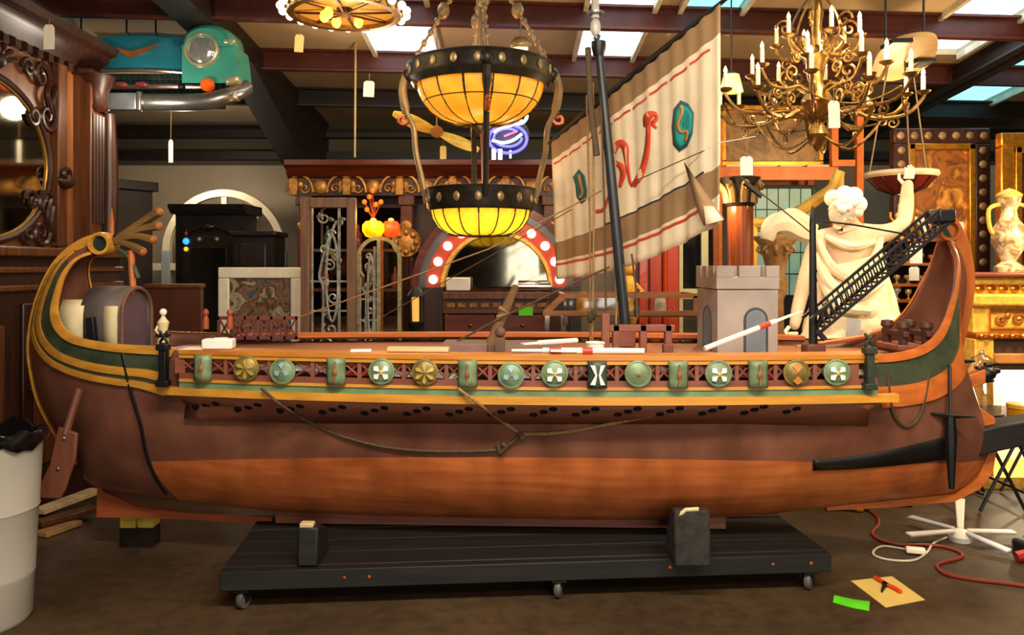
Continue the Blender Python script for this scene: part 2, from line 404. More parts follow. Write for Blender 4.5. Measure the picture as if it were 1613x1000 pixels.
def cast(bvh, px, py, off=0.):
    d = (P(px, py, 1.) - EYE).normalized(); h = bvh.ray_cast(EYE, d)
    return None if h[0] is None else h[0] - d * off
def off_n(bvh, p, off):
    q = bvh.find_nearest(p); n = q[1]
    if n.dot(EYE - q[0]) < 0: n = -n
    return q[0] + n * off
# stem and stern posts, keel
def sweep_post(pts, wdt, dep, name, m):
    pts = smoothpath(pts, 4); b = MB(); vs = []
    for i, p in enumerate(pts):
        t = (pts[min(i + 1, len(pts) - 1)] - pts[max(i - 1, 0)]).normalized(); n = Vector((-t.z, 0, t.x)).normalized()
        for sy, sn in ((-1, -1), (1, -1), (1, 1), (-1, 1)): vs.append(p + Vector((0, sy * wdt / 2, 0)) + n * (sn * dep / 2))
    k = len(pts); fs = [(i * 4 + j, i * 4 + (j + 1) % 4, i * 4 + 4 + (j + 1) % 4, i * 4 + 4 + j) for i in range(k - 1) for j in range(4)] + [(3, 2, 1, 0), (k * 4 - 4, k * 4 - 3, k * 4 - 2, k * 4 - 1)]
    return b.add(vs, fs).build(name, m, ship, bevel=.006)
sweep_post([CP(*p) for p in ((178, 376), (152, 377), (123, 390), (94, 417), (73, 456), (60, 498), (54, 545), (59, 590), (71, 634), (98, 684), (128, 726))], .075, .055, 'sternpost', ship_yellow)
sweep_post([CP(*p) for p in ((1478, 350), (1494, 354), (1511, 389), (1519, 440), (1513, 492), (1501, 542), (1494, 590), (1493, 640), (1497, 700))], .08, .075, 'stem', mat('stem_orange', '#a4561f', .42, var=.25, kind='woodz', scale=9))
b = MB()
k0 = [CP(*p) for p in ((158, 740), (166, 772), (220, 796), (300, 806), (430, 812), (430, 824), (300, 815), (156, 812))]
b.prism([p + Vector((0, .03, 0)) for p in k0], (0, -.06, 0)); b.build('keel', mat('keel_red', '#8a4326', .45, var=.25, kind='woodx'), ship)
b = MB(); x0, x1 = -1.3, 1.15
b.prism([(x0, 4.6, .19), (x1, 4.5, .19), (x1, 4.5, .27), (x0, 4.6, .27)], (0, -.06, 0)); b.build('keel', ship_maroon, ship)
b = MB().prism([CP(*p) + Vector((0, .025, 0)) for p in ((1300, 796), (1380, 788), (1500, 776), (1536, 752), (1556, 705), (1566, 705), (1560, 742), (1540, 768), (1500, 788), (1400, 797), (1300, 802))], (0, -.05, 0)); b.build('keel', ship_orange, ship)
# painted wales that sweep up the stern and the bow
def wale(name, u0, u1, s0, s1, m, off=.008, step=.2, full=.27):
    outer = []; n = int((u1 - u0) / step) + 1
    for i in range(n + 1):
        u = u0 + (u1 - u0) * i / n; K, R = st_at(u)[:2]; ln = math.hypot(R.x - K.x, R.z - K.z); sc_ = min(1., ln * .9 / full)
        va, vb = 1 - s0 * sc_ / ln, 1 - s1 * sc_ / ln
        outer.append([hull_pt(u, va, -1, -.004), hull_pt(u, va, -1, off), hull_pt(u, (va + vb) / 2, -1, off + .002), hull_pt(u, vb, -1, off), hull_pt(u, vb, -1, -.004)])
    o = MB().grid([list(reversed(r)) for r in outer]).build(name, m, ship)
    far = [[Vector((p.x, 2 * Yc(p.x) - p.y, p.z)) for p in r] for r in outer]
    MB().grid(far).build(name, m, ship)
wale('rail_wale', .2, 10.1, -.012, .04, ship_yellow, .016)
wale('green_wale', 1.5, 10.1, .04, .135, ship_dkgreen, .004)
wale('yellow_wale', 1.0, 10.1, .135, .185, ship_yellow, .013)
wale('green_wale', 1.5, 10.1, .185, .21, ship_dkgreen, .005)
wale('yellow_wale', 2.0, 10.3, .21, .25, ship_yellow, .016)
LB = len(ST) - 1
wale('rail_wale', 18.1, LB - .3, -.012, .03, ship_orange, .016)
wale('green_wale', 18.1, 25.5, .03, .16, ship_dkgreen, .004)
wale('orange_wale', 18.1, 25.5, .16, .27, ship_orange, .012)
# outrigger with lattice, along the middle of the near side; a plainer one on the far side
X0, X1 = -1.665, 1.735
def bo(x): return .70 - .06 * (x - .15) ** 2
def fy(x, side=-1): return Yc(x) + side * bo(x)
def fpx(px, z):                                        # x on the near outrigger face under a pixel column
    x = 0.
    for _ in range(5): x = (px - HX) * fy(x) / F
    return x
def strip(name, z0, z1, m, o0=0., o1=.02, x0=X0, x1=X1, side=-1, n=40, bev=.004):
    rows = []
    for i in range(n + 1):
        x = x0 + (x1 - x0) * i / n; a, c = Yc(x) + side * (bo(x) + o0), Yc(x) + side * (bo(x) - o1)
        r = [Vector((x, c, z0)), Vector((x, a, z0)), Vector((x, a, z1)), Vector((x, c, z1)), Vector((x, c, z0))]
        rows.append(r if side < 0 else r[::-1])
    b = MB().grid([q[::-1] for q in rows]); k = len(b.v)
    b.f += [(0, 1, 2, 3), (k - 2, k - 3, k - 4, k - 5)]; b.mi += [0, 0]
    return b.build(name, m, ship)
for sd in (-1, 1):
    strip('rail_plank', 1.165, 1.187, ship_orange if sd > 0 else mat('rail_yellow', '#c0782c', .4, var=.25, kind='woodx', scale=8), .012, .13, side=sd)
    strip('top_moulding', 1.145, 1.165, ship_yellow, .006, .02, side=sd)
    strip('lower_board', 1.04, 1.068, ship_maroon, .0, .022, side=sd)
    strip('thin_moulding', 1.026, 1.04, ship_yellow, .007, .02, side=sd)
    strip('green_band', .995, 1.026, mat('band_green', '#66815c', .5, var=.25, scale=9), .0, .022, side=sd)
    strip('yellow_moulding', .958, .995, ship_yellow, .016, .03, x0=X0 - .12, x1=X1 + .1, side=sd)
# sloping underside with the oar ports
rows = []
for i in range(41):
    x = X0 + (X1 - X0) * i / 40; y = fy(x); rows.append([Vector((x, y + .004, .958)), Vector((x, y + .09, .90)), Vector((x, Yc(x) - .50 + .025 * x * x, .825))])
ub = MB().grid(rows); ub.build('outrigger_underside', mat('under_maroon', '#87503a', .5, var=.2, kind='woodx'), ship, solid=.01)
under_bvh = BVHTree.FromPolygons(ub.v, ub.f)
proto = None; hole = mat('port_dark', '#050404', .9)
ports = []
for k in range(15):
    bx = 310 + k * 66.3
    ports += [(bx, 649.5), (bx + 16, 645), (bx + 31, 640.5)]
for px, py in ports:
    if px > 1338: continue
    yb = 640 + 10 * (1 - ((px - 850) / 560) ** 2) - 7; p = cast(under_bvh, px, py + yb - 643, 0.)
    if p is None: continue
    q = under_bvh.find_nearest(p); n = q[1]
    if n.dot(EYE - p) < 0: n = -n
    if proto is None:
        b = MB(); b.lathe([(.0, .003), (.014, .003), (.016, .006), (.019, .006), (.020, 0)], n=12)
        proto = b.build('oar_port', hole, ship, loc=None); proto.data.transform(Matrix.Translation(worg(ship))); o = proto
    else: o = link_copy(proto)
    o.parent = ship; o.matrix_local = Matrix.Translation(p + n * .0095 - worg(ship)) @ n.to_track_quat('Z', 'Y').to_matrix().to_4x4()
# lattice bays between posts
sh = [322, 390, 447, 531, 602, 670, 737, 805, 873, 940, 1004, 1067, 1130, 1192, 1252, 1315]
posts = [283, 355, 424, 492, 566, 636, 703, 772, 840, 907, 972, 1036, 1098, 1161, 1222, 1284, 1345]
for sd in (-1, 1):
    px_ = [fpx(p, 1.1) for p in posts]
    for i, x in enumerate(px_):
        if sd > 0 and i % 2: continue
        ww = .05 if i in (0, 16) else .018
        MB().box((x, fy(x, sd) - sd * .012, 1.106), (ww, .02, .078)).build('lattice_post', ship_maroon, ship)
    for i in range(16):
        a, c = px_[i], px_[i + 1]; b = MB()
        def pt(x, z): return Vector((x, fy(x, sd) - sd * .014, z))
        m_ = (a + c) / 2
        for q in (-1, 1):
            arcp = [pt(a + (c - a) * t, 1.106 + q * .036 * (1 - 2 * math.sin(PI * t))) for t in [k / 8 for k in range(9)]]
            b.tube(arcp, .0055, 5)
        b.bar(pt(m_, 1.068), pt(m_, 1.145), .01, .01)
        b.build('lattice_arcs', ship_maroon, ship)
# shields
blue_w = mat('emblem_blue', '#8fb0bb', .4, var=.25); white_e = mat('emblem_white', '#e6e6de', .4, var=.06); rust_e = mat('emblem_rust', '#8c5a30', .5); gold_e = mat('emblem_gold', '#c4a24c', .4, .3)
dk_sh = mat('shield_dark', '#3a463a', .45, var=.3)
kinds = 'R G B R F G R B F D N R F R O F'.split()
for px, kd in zip(sh, kinds):
    x = fpx(px, 1.1); y = fy(x); nrm = Vector((0, -1, 0))
    zc = 1.102
    if kd in 'RD':
        b = MB(); w_, h_ = .045, .064; rr = []
        for i in range(9):
            t = -1 + i / 4; rr.append([Vector((x + w_ * t, y - .022 - .022 * (1 - t * t), zc - h_ + 2 * h_ * j / 4)) for j in range(5)])
        s = b.grid(rr).build('rectangular_shield', dk_sh if kd == 'D' else shield_green, ship, solid=.008)
        e = MB()
        if kd == 'R':
            e.box((x, y - .0535, zc), (.008, .006, .1)); e.ball((x, y - .054, zc), .012, 8, 6, (1, .5, 1.5)); e.build('emblem', rust_e, s)
        else:
            for q in (-1, 1):
                e.prism([(x + q * .012, y - .050, zc + .045), (x + q * .034, y - .04, zc + .045), (x + q * .012, y - .052, zc), (x + q * .034, y - .04, zc - .045), (x + q * .012, y - .050, zc - .045), (x + q * .004, y - .053, zc)], (0, -.006, 0))
            e.build('emblem', white_e, s)
    else:
        r = .062; b = MB(); R = Matrix.Rotation(PI / 2, 3, 'X')
        b.lathe([(.0, .028), (r * .55, .022), (r * .85, .01), (r * .88, .014), (r, .012), (r, 0), (0, 0)], (x, y - .014, zc + (.004 if kd != 'B' else -.006)), 24, R)
        s = b.build('round_shield', shield_gold if kd in 'GO' else shield_green, ship)
        e = MB(); yy = y - .042
        def leafy(a, l, w_): return [(x + math.cos(a) * .008, yy + .002, zc + math.sin(a) * .008), (x + math.cos(a - w_) * l * .8, yy + .006, zc + math.sin(a - w_) * l * .8), (x + math.cos(a) * l, yy + .008, zc + math.sin(a) * l), (x + math.cos(a + w_) * l * .8, yy + .006, zc + math.sin(a + w_) * l * .8)]
        if kd == 'F':
            for a in (.7, PI - .7, PI + .7, -.7): e.prism(leafy(a, .044, .42), (0, -.006, 0))
            e.build('emblem', white_e, s); MB().ball((x, yy, zc), .01, 8, 6, (1, .6, 1.4)).build('boss', gold_e, s)
        elif kd == 'B':
            for a in (PI / 2, PI / 2 + 2.09, PI / 2 - 2.09): e.prism(leafy(a, .04, .5), (0, -.006, 0))
            e.build('emblem', blue_w, s)
        elif kd in 'GO':
            for k in range(6 if kd == 'G' else 2): e.prism(leafy(k * PI / 3 + .5 if kd == 'G' else PI / 2 + k * PI, .05, .25 if kd == 'G' else .6), (0, -.006, 0))
            e.build('emblem', gold_e if kd == 'G' else mat('emblem_orange', '#c07a30', .4), s)
        else: MB().ball((x, yy + .008, zc), .012, 8, 6).build('boss', rust_e, s)
# deck
rows = []
for i in range(41):
    x = -1.95 + 4.0 * i / 40; h = min(bo(max(X0, min(X1, x))) - .05, .62 if X0 < x < X1 else .3); rows.append([Vector((x, Yc(x) - h, 1.135)), Vector((x, Yc(x) + h, 1.135))])
MB().grid([r[::-1] for r in rows]).build('deck', deck_wood, ship, solid=-.02)
# pale oar looms stowed inside behind the lattice
for k in range(15):
    x = -1.5 + k * .215; zz = random.uniform(1.085, 1.12)
    MB().tube([(x, fy(x) + .05, zz), (x + .17, fy(x + .17) + .055, zz + random.uniform(-.015, .015))], .016, 6).build('stowed_oar', white if k % 3 else mat('oar_red', '#b8402e', .5), ship)
b = MB()
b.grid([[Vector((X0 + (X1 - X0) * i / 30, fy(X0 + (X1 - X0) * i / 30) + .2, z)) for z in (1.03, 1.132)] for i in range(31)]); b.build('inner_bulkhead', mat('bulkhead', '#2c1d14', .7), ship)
# black mooring posts at both ends of the outrigger
def clamp(px, pt_, pb, m=black):
    x = fpx(px, 1.1); y = fy(max(X0, min(X1, x))) - .02
    z0, z1 = CZ - (pb - HY) * y / F, CZ - (pt_ - HY) * y / F
    b = MB().box((x, y, (z0 + z1) / 2), (.035, .05, z1 - z0)); b.box((x, y - .005, z1 - .02), (.055, .06, .03)); b.box((x, y - .005, z0 + .015), (.06, .055, .03))
    b.tube([(x - .02, y, z1), (x + .02, y, z1 + .06)], .008); b.tube([(x + .02, y, z1), (x - .02, y, z1 + .06)], .008)
    b.build('mooring_post', m, ship, bevel=.004)
clamp(263, 540, 608); clamp(1366, 545, 613, mat('post_green', '#2c3228', .5))
# curl and feathered ornament of the stern, curl of the bow
def disc_y(c, r, th, m, name, m2):
    R = Matrix.Rotation(PI / 2, 3, 'X'); b = MB().lathe([(r * .62, th / 2), (r * .7, th * .75), (r * .93, th * .75), (r, th / 2), (r, -th / 2), (r * .93, -th * .75), (r * .7, -th * .75), (r * .62, -th / 2)], c, 24, R)
    o = b.build(name, m, ship); MB().lathe([(0, th * .45), (r * .66, th * .45), (r * .66, -th * .45), (0, -th * .45)], c, 20, R).build('eye', m2, o); return o
c = CP(164, 384); disc_y(c, .066, .09, ship_yellow, 'stern_volute', mat('eye_green', '#26332a', .4))
c2 = CP(1487, 363); disc_y(c2, .062, .09, mat('volute_orange', '#a4561f', .42, var=.25), 'bow_volute', mat('eye_green', '#26332a', .4))
R_ = Matrix.Rotation(PI / 2, 3, 'X')
MB().lathe([(.026, .055), (.044, .07), (.05, .055)], c, 16, R_)
for k, (ex, ey, cx_, cy_) in enumerate(((250, 334, 222, 352), (249, 356, 220, 362), (240, 377, 215, 372), (224, 396, 205, 385))):
    pts = smoothpath([CP(178, 380), CP(cx_, cy_), CP(ex, ey)], 6); n = len(pts)
    b = MB()
    for dy in (-.018, .018):
        b.tube([p + Vector((0, dy, 0)) for p in pts], [.014 + .01 * (i / n) for i in range(n)], 6)
    o = b.build('stern_feather', mat('feather', '#7a5a30', .5, var=.4), ship)
    MB().ball(pts[-1], .026, 10, 6, (1, 1.1, 1)).build('feather_tip', mat('feather_tip', '#a5602c', .5), o)
a_ = CP(196, 371); MB().lathe([(.02, -.05), (.028, -.05), (.028, .05), (.02, .05)], a_, 14, Matrix.Rotation(1.2, 3, 'Y')).build('feather_collar', black, ship)
MB().tube([CP(176, 372), CP(176, 350), CP(176, 328)], [.012, .012, .002], 6).build('stern_spike', ship_orange, ship)
MB().tube(smoothpath([CP(207, 394), CP(208, 430), CP(209, 455), CP(200, 466)], 4), .018, 8).build('stern_stanchion', ship_orange, ship)
MB().tube(smoothpath([CP(185, 392), CP(203, 405), CP(218, 438)], 4), .014, 8).build('green_stay', ship_dkgreen, ship)
# barrel roofed stern cabin
cx0, cx1, cyn, cyf, zt, zb = -2.36, -2.13, 4.50, 4.86, 1.48, 1.12
def vault(x, r_=0.):
    out = []; ym, hw = (cyn + cyf) / 2, (cyf - cyn) / 2 + r_; zs = zt - hw * .75
    out.append(Vector((x, ym - hw, zb)))
    for i in range(11):
        a = PI - PI * i / 10; out.append(Vector((x, ym + hw * math.cos(a), zs + (hw * .75 + r_ * .2) * math.sin(a))))
    out.append(Vector((x, ym + hw, zb))); return out
cab = MB().grid([vault(cx0 + .01), vault(cx1)]).build('cabin', mat('cabin_grey', '#5c524c', .6, var=.2), ship, solid=-.012)
b = MB(); v_ = vault(cx1 - .012, -.02); b.add(v_, [tuple(range(len(v_)))]); b.build('cabin_door', mat('cabin_door', '#5a4650', .55, var=.1), cab)
b = MB(); b.tube([p for p in vault(cx1 + .004, .006)], .011, 6); b.build('arch_trim', mat('arch_trim', '#6b4a38', .5), cab)
MB().grid([vault(cx1 - .09, .018)[:9], vault(cx1 - .015, .018)[:9]]).build('canvas_strip', cream, cab, solid=.004)
MB().grid([[p for p in vault(cx0 - .10, .02)[:4]], [p for p in vault(cx0 + .03, .02)[:4]]]).build('canvas_flap', cream, cab, solid=.004)
MB().bar(NP(143, 500, .2), NP(147, 545, .2), .04, .04).build('stern_bollard', black, ship, bevel=.004)
MB().bar(NP(152, 522, .1), NP(182, 520, .1), .02, .02).build('stern_thwart', ship_orange, ship)
# steering oar at the stern
pA, pB = P(125, 612, 4.18), P(103, 684, 4.14)
b = MB().tube([pA, pA.lerp(pB, .6), pB], [.02, .018, .02], 8)
o = b.build('steering_oar', mat('oar_brown', '#6b3d2a', .5, var=.2, kind='woodz'), ship)
bl = [P(93, 672, 4.14), P(123, 682, 4.14), P(120, 720, 4.14), P(104, 770, 4.14), P(96, 785, 4.14), P(64, 784, 4.14), P(64, 762, 4.14), P(80, 730, 4.14)]
b = MB().prism([p + Vector((0, -.012, 0)) for p in bl], (0, .024, 0)).build('oar_blade', mat('oar_brown', '#6b3d2a'), o, bevel=.006)
for q in ((101, 690), (92, 738)):
    MB().ball(P(q[0], q[1], 4.12), .009, 8, 5).build('rivet', silver, o)
# bow: black ram band, lower ram, upper ram, anchor rod
def ribbon(bvh, pts, name, m, off, parent, thick=.006):
    rows = []
    for (px, pt_, pb) in pts:
        p, q = cast(bvh, px, pt_), cast(bvh, px, pb)
        if p is None or q is None: continue
        p, q = off_n(bvh, p, off), off_n(bvh, q, off); rows.append([p, p.lerp(q, .5), q])
    return MB().grid([r[::-1] for r in rows]).build(name, m, parent, solid=thick)
ribbon(hull_bvh, [(1280 + 10 * k, 724 - 40 * (k / 22) ** 1.6, 740 - 19 * (k / 22) ** 1.7) for k in range(23)], 'ram_wale', black, .006, ship)
rp = [CP(1478, 682), CP(1478, 724), CP(1560, 704), CP(1640, 688), CP(1640, 652), CP(1560, 664)]
MB().prism([p + Vector((0, .07, 0)) for p in rp], (0, -.17, 0)).build('lower_ram', mat('ram_black', '#1d1a17', .5, var=.3, kind='woodx'), ship, bevel=.01)
rp = [CP(1490, 655), CP(1497, 606), CP(1515, 625), CP(1560, 656), CP(1560, 668), CP(1490, 684)]
MB().prism([p + Vector((0, .05, 0)) for p in rp], (0, -.1, 0)).build('ram_knee', ship_orange, ship, bevel=.006)
rp = [CP(1490, 600), CP(1490, 622), CP(1545, 602), CP(1545, 580)]
MB().prism([p + Vector((0, .05, 0)) for p in rp], (0, -.1, 0)).build('upper_ram', ship_orange, ship, bevel=.006)
b = MB()
b.ball(CP(1552, 588), .045, 10, 8, (1.2, 1.2, .9)); b.tube([CP(1540, 588), CP(1575, 584)], [.04, .012], 8); b.tube([CP(1552, 576), CP(1572, 572)], [.02, .006], 6); b.tube([CP(1552, 598), CP(1566, 600)], [.02, .006], 6)
b.build('ram_head', black, ship)
b = MB(); b.tube([NP(1465, 572, .24), NP(1500, 569, .2), NP(1535, 569, .18)], [.014, .018, .006], 8); b.build('cat_head', black, ship)
pa, pb = P(1497, 655, 4.1), P(1499, 770, 4.1)
b = MB().tube([P(1496, 575, 4.15), pa], .008, 6); b.tube([pa, pa.lerp(pb, .3), pa.lerp(pb, .65), pb], [.024, .03, .022, .014], 8)
b.tube([P(1466, 651, 4.1), P(1497, 655, 4.1), P(1535, 656, 4.1)], [.005, .018, .005], 6); b.build('anchor_spike', black, ship)
# bow interior fittings
for dx_, dy_ in ((-.07, -.08), (-.07, .10), (.05, -.08), (.05, .10)): MB().lathe([(0, -.09), (.024, -.09), (.022, .02), (.034, .035), (.03, .06), (0, .065)], NP(1432, 524, .1) + Vector((dx_, dy_, 0)), 10).build('bow_bitt', mat('bow_brown', '#4a2c22', .5), ship)
for dx_ in (-.07, .05): MB().box(NP(1432, 524, .1) + Vector((dx_, .01, 0)), (.03, .26, .03)).build('bitt_crossbar', mat('bow_brown', '#4a2c22', .5), ship, bevel=.004)
MB().box(NP(1432, 545, .1) + Vector((0, .02, 0)), (.22, .26, .03)).build('fore_platform', ship_maroon, ship, bevel=.006)
MB().tube([NP(1255, 547, -.3), NP(1360, 530, -.3), NP(1425, 508, -.28), NP(1455, 480, -.22)], .014, 6).build('inner_rail', ship_orange, ship)
# ropes on the hull
def hrope(pts, r, m, name='rope', off=.012):
    ps = [cast(hull_bvh, x, y) for x, y in pts]; out = []
    for (x, y), p in zip(pts, ps):
        pu = cast(under_bvh, x, y)
        if pu is not None and (p is None or pu.y < p.y): p = pu
        xx = (x - HX) * 3.9 / F
        if p is None or (y < 640 and X0 < xx < X1): p = P(x, y, fy(max(X0, min(X1, xx))) - .02)
        d = (p - EYE).normalized(); out.append(p - d * off)
    return MB().tube(smoothpath(out, 4), r, 6).build(name, m, ship)
hrope([(412, 612), (440, 636), (480, 661), (530, 684), (590, 701), (650, 709), (720, 711), (782, 709)], .008, rope_dk)
hrope([(722, 612), (755, 637), (790, 663), (821, 684)], .008, rope_m)
hrope([(821, 684), (880, 682), (940, 672), (1000, 660), (1050, 648), (1092, 640)], .008, rope_m)
hrope([(821, 684), (808, 696), (792, 708), (788, 718)], .009, rope_dk)
hrope([(784, 700), (788, 712), (796, 704), (790, 698)], .012, rope_dk, 'knot', .016); hrope([(816, 682), (826, 688), (820, 690)], .013, rope_dk, 'knot', .016)
hrope([(193, 556), (200, 590), (210, 630), (222, 670), (230, 712), (244, 750), (262, 778)], .009, black, 'cable')
hrope([(1398, 588), (1402, 630), (1412, 660), (1430, 672), (1448, 655), (1458, 620), (1462, 590)], .008, rope_dk)
# mast, yard, sail
mb_, mt_ = P(985, 512, 4.52), P(943, 74, 4.62)
mast = MB().tube([mb_ - Vector((0, 0, .12)), mb_, mb_.lerp(mt_, .3), mb_.lerp(mt_, .7), mt_], [.03, .03, .03, .027, .022], 10)
mast = mast.build('mast', mat('mast_black', '#23262a', .4, var=.35, kind='woodz'), ship)
MB().lathe([(.0, .03), (.04, .03), (.042, 0), (.03, -.05), (0, -.05)], mt_, 12).build('masthead', black, mast)
MB().box(mb_ + Vector((0, 0, -.06)), (.1, .1, .12)).build('mast_step', ship_maroon, mast, bevel=.01)
y0_, y1_ = P(864, 226, 5.45), P(1150, -7, 3.9)
b = MB().tube([y0_, y0_.lerp(y1_, .3), y0_.lerp(y1_, .7), y1_], [.01, .02, .02, .01], 8); b.build('yard', black, ship)
TL, TR, BL, BR = P(869, 224, 5.42), P(1136, 6, 3.95), P(879, 440, 5.42), P(1134, 352, 3.95)
def sail_pt(a, t):
    top, bot = TL.lerp(TR, a), BL.lerp(BR, a); p = top.lerp(bot, t)
    bulge = math.sin(PI * a) * (math.sin(PI * t * .8)) * .10
    ripple = .012 * math.sin(a * 42 + 2 * t) * t + .006 * math.sin(a * 90)
    return p + Vector((.35, .25, 0)) * bulge * .6 + Vector((-.75, -.4, 0)) * ripple - Vector((0, 0, .06 * math.sin(PI * a) * t * t))
NA, NT = 60, 30; rows = [[sail_pt(i / NA, j / NT) for j in range(NT + 1)] for i in range(NA + 1)]
sb = MB().grid(rows)
for k in range(len(sb.f)):
    j = k % NT; t = (j + .5) / NT
    sb.mi[k] = 1 if (t < .13 or .735 < t < .86) else 0
def canvas(name, hx):
    m = mat(name, hx, .85, var=.13, scale=5, bump=.15); return m
sail = sb.build('sail', [canvas('sail_canvas', '#e6d3b0'), canvas('sail_brown', '#967550')], ship, solid=.004)
sail_bvh = BVHTree.FromPolygons(sb.v, sb.f)
def sp(px, py, off=.01):
    p = cast(sail_bvh, px, py)
    if p is None:
        q = sail_bvh.find_nearest(P(px, py, 4.3)); p = q[0]
    return p + (EYE - p).normalized() * off
def sail_band(name, t0, t1, m, a0=.0, a1=1., n=60, off=.006):
    rows = []
    for i in range(n + 1):
        a = a0 + (a1 - a0) * i / n
        for_n = (sail_pt(a + .01, t0) - sail_pt(a - .01, t0)).cross(sail_pt(a, t0 + .01) - sail_pt(a, t0 - .01)).normalized()
        if for_n.dot(EYE - sail_pt(a, t0)) < 0: for_n = -for_n
        rows.append([sail_pt(a, t0) + for_n * off, sail_pt(a, t1) + for_n * off])
    return MB().grid(rows).build(name, m, sail)
red_line = mat('sail_red', '#c8452c', .8, var=.2); blk_line = mat('sail_line', '#2b2b2e', .8)
for k in range(9): sail_band('red_stitching', .165 + .004 * (k % 2), .178 + .004 * (k % 2), red_line, .02 + k * .105, .02 + k * .105 + .092, 8)
sail_band('red_stripe', .885, .90, red_line, .0, .94); sail_band('black_stripe', .722, .732, blk_line, .34, .93)
def stroke(pts, name, m, off=.012):           # painted brush stroke (px, py, width)
    ps = smoothpath([Vector((x, y, w_)) for x, y, w_ in pts], 5); rows = []
    for i, p in enumerate(ps):
        t = ps[min(i + 1, len(ps) - 1)] - ps[max(i - 1, 0)]; n = Vector((-t.y, t.x, 0)).normalized() * p.z / 2
        rows.append([sp(p.x + n.x, p.y + n.y, off), sp(p.x - n.x, p.y - n.y, off)])
    return MB().grid(rows).build(name, m, sail, solid=.001)
red_p = mat('dragon_red', '#cf4526', .8, var=.15)
stroke([(997, 293, 8), (1006, 280, 11), (1014, 260, 10), (1019, 235, 9), (1021, 205, 8), (1020, 188, 10)], 'painted_serpent', red_p)
stroke([(1016, 200, 5), (1020, 184, 14), (1030, 179, 8), (1034, 186, 5), (1028, 194, 7), (1034, 202, 3)], 'painted_serpent_head', red_p)
stroke([(966, 240, 8), (975, 225, 10), (984, 232, 12), (987, 255, 7), (992, 285, 5), (997, 293, 6)], 'painted_serpent', red_p)
stroke([(966, 255, 6), (978, 262, 10), (981, 275, 9), (976, 295, 5)], 'painted_serpent', red_p)
stroke([(938, 333, 6), (950, 330, 5), (956, 315, 4), (961, 303, 3)], 'painted_serpent', red_p)
def patch(poly, name, m, off=.012):
    cx_ = sum(p[0] for p in poly) / len(poly); cy_ = sum(p[1] for p in poly) / len(poly); fine = []
    for i, p in enumerate(poly):
        q = poly[(i + 1) % len(poly)]; fine += [(p[0] + (q[0] - p[0]) * k / 4, p[1] + (q[1] - p[1]) * k / 4) for k in range(4)]
    fine.append(fine[0])
    return MB().grid([[sp(cx_ + (x - cx_) * f, cy_ + (y - cy_) * f, off) for x, y in fine] for f in (.02, .25, .5, .75, 1)]).build(name, m, sail, solid=.001)
teal_d = mat('emblem_teal_dark', '#27565a', .7, var=.2); teal_l = mat('emblem_teal', '#1f8f86', .7, var=.2); tan_e = mat('emblem_tan', '#a87a3c', .8)
patch([(1072, 158), (1084, 163), (1093, 178), (1091, 210), (1083, 230), (1070, 239), (1060, 228), (1058, 200), (1061, 172)], 'painted_shield', teal_d)
patch([(1072, 164), (1084, 170), (1090, 181), (1088, 208), (1080, 226), (1070, 233), (1063, 224), (1062, 200), (1065, 175)], 'painted_shield_field', teal_l, .018)
stroke([(1072, 166, 6), (1074, 178, 5), (1067, 195, 6), (1072, 208, 5), (1082, 207, 4), (1079, 222, 5)], 'painted_shield_device', tan_e, .024)
patch([(912, 266), (921, 277), (925, 300), (924, 314), (916, 321), (908, 310), (906, 290), (902, 279)], 'painted_shield', teal_d)
stroke([(911, 275, 5), (914, 290, 5), (917, 304, 4), (912, 312, 5)], 'painted_shield_device', tan_e, .02)
# turned-up corner of the sail
fl = [P(1077, 254, 4.05), P(1100, 287, 4.01), P(1124, 320, 3.95), P(1141, 345, 3.88), P(1124, 352, 3.90), P(1108, 355, 3.94), P(1098, 330, 3.99), P(1088, 295, 4.03)]
cen = sum(fl, Vector()) / len(fl)
MB().add([cen] + fl, [(0, i + 1, (i + 1) % 8 + 1) for i in range(8)]).build('turned_corner', canvas('sail_brown', '#967550'), sail, solid=.004)
fl = [P(1108, 324, 3.93), P(1124, 325, 3.92), P(1139, 346, 3.86), P(1112, 354, 3.90)]
MB().add(fl, [(0, 1, 2, 3)]).build('corner_patch', canvas('sail_canvas', '#e6d3b0'), sail, solid=.004)
# rigging
def line(pts, r=.004, m=rope_m, name='rigging_line', sg=0.):
    ps = pts if not sg else sag(pts[0], pts[1], sg)
    return MB().tube(ps, r, 5).build(name, m, ship)
D = 4.5
line([P(470, 500, 4.9), P(770, 392, 4.75), P(870, 340, 4.7), P(948, 300, 4.6)], .0045)
line([P(600, 500, 5.0), P(760, 410, 4.9), P(900, 330, 4.8)], .003, rope_dk)
line([P(715, 540, 4.5), P(790, 500, 4.5), P(870, 462, 4.5), P(960, 420, 4.5)], .006, rope_dk)
line([P(1000, 285, 4.35), P(1130, 228, 4.0)], .003, rope_dk)
line([P(1190, 215, 4.6), P(1133, 225, 3.95)], .003, silver)
for x0_, y0__, x1_, y1__, d in ((924, 150, 930, 545, 4.6), (934, 130, 933, 548, 4.55), (945, 110, 955, 540, 4.5), (968, 400, 970, 545, 4.5), (995, 400, 1004, 500, 4.5)):
    line([P(x0_, y0__, d + .1), P((x0_ + x1_) / 2 + 2, (y0__ + y1__) / 2, d + .05), P(x1_, y1__, d)], .006, rope_m if x0_ % 2 == 0 else rope_dk)
o = line([P(926, 75, 4.62), P(930, 160, 4.62), P(940, 245, 4.6)], .018, rope_dk, 'furled_cordage')
for x, y in ((930, 500), (935, 495), (1003, 490), (957, 508), (890, 505), (988, 500)):
    MB().ball(P(x, y, 4.52), .022, 8, 6, (.8, .8, 1.5)).build('rigging_block', mat('block_brown', '#3a2c20', .6), ship)
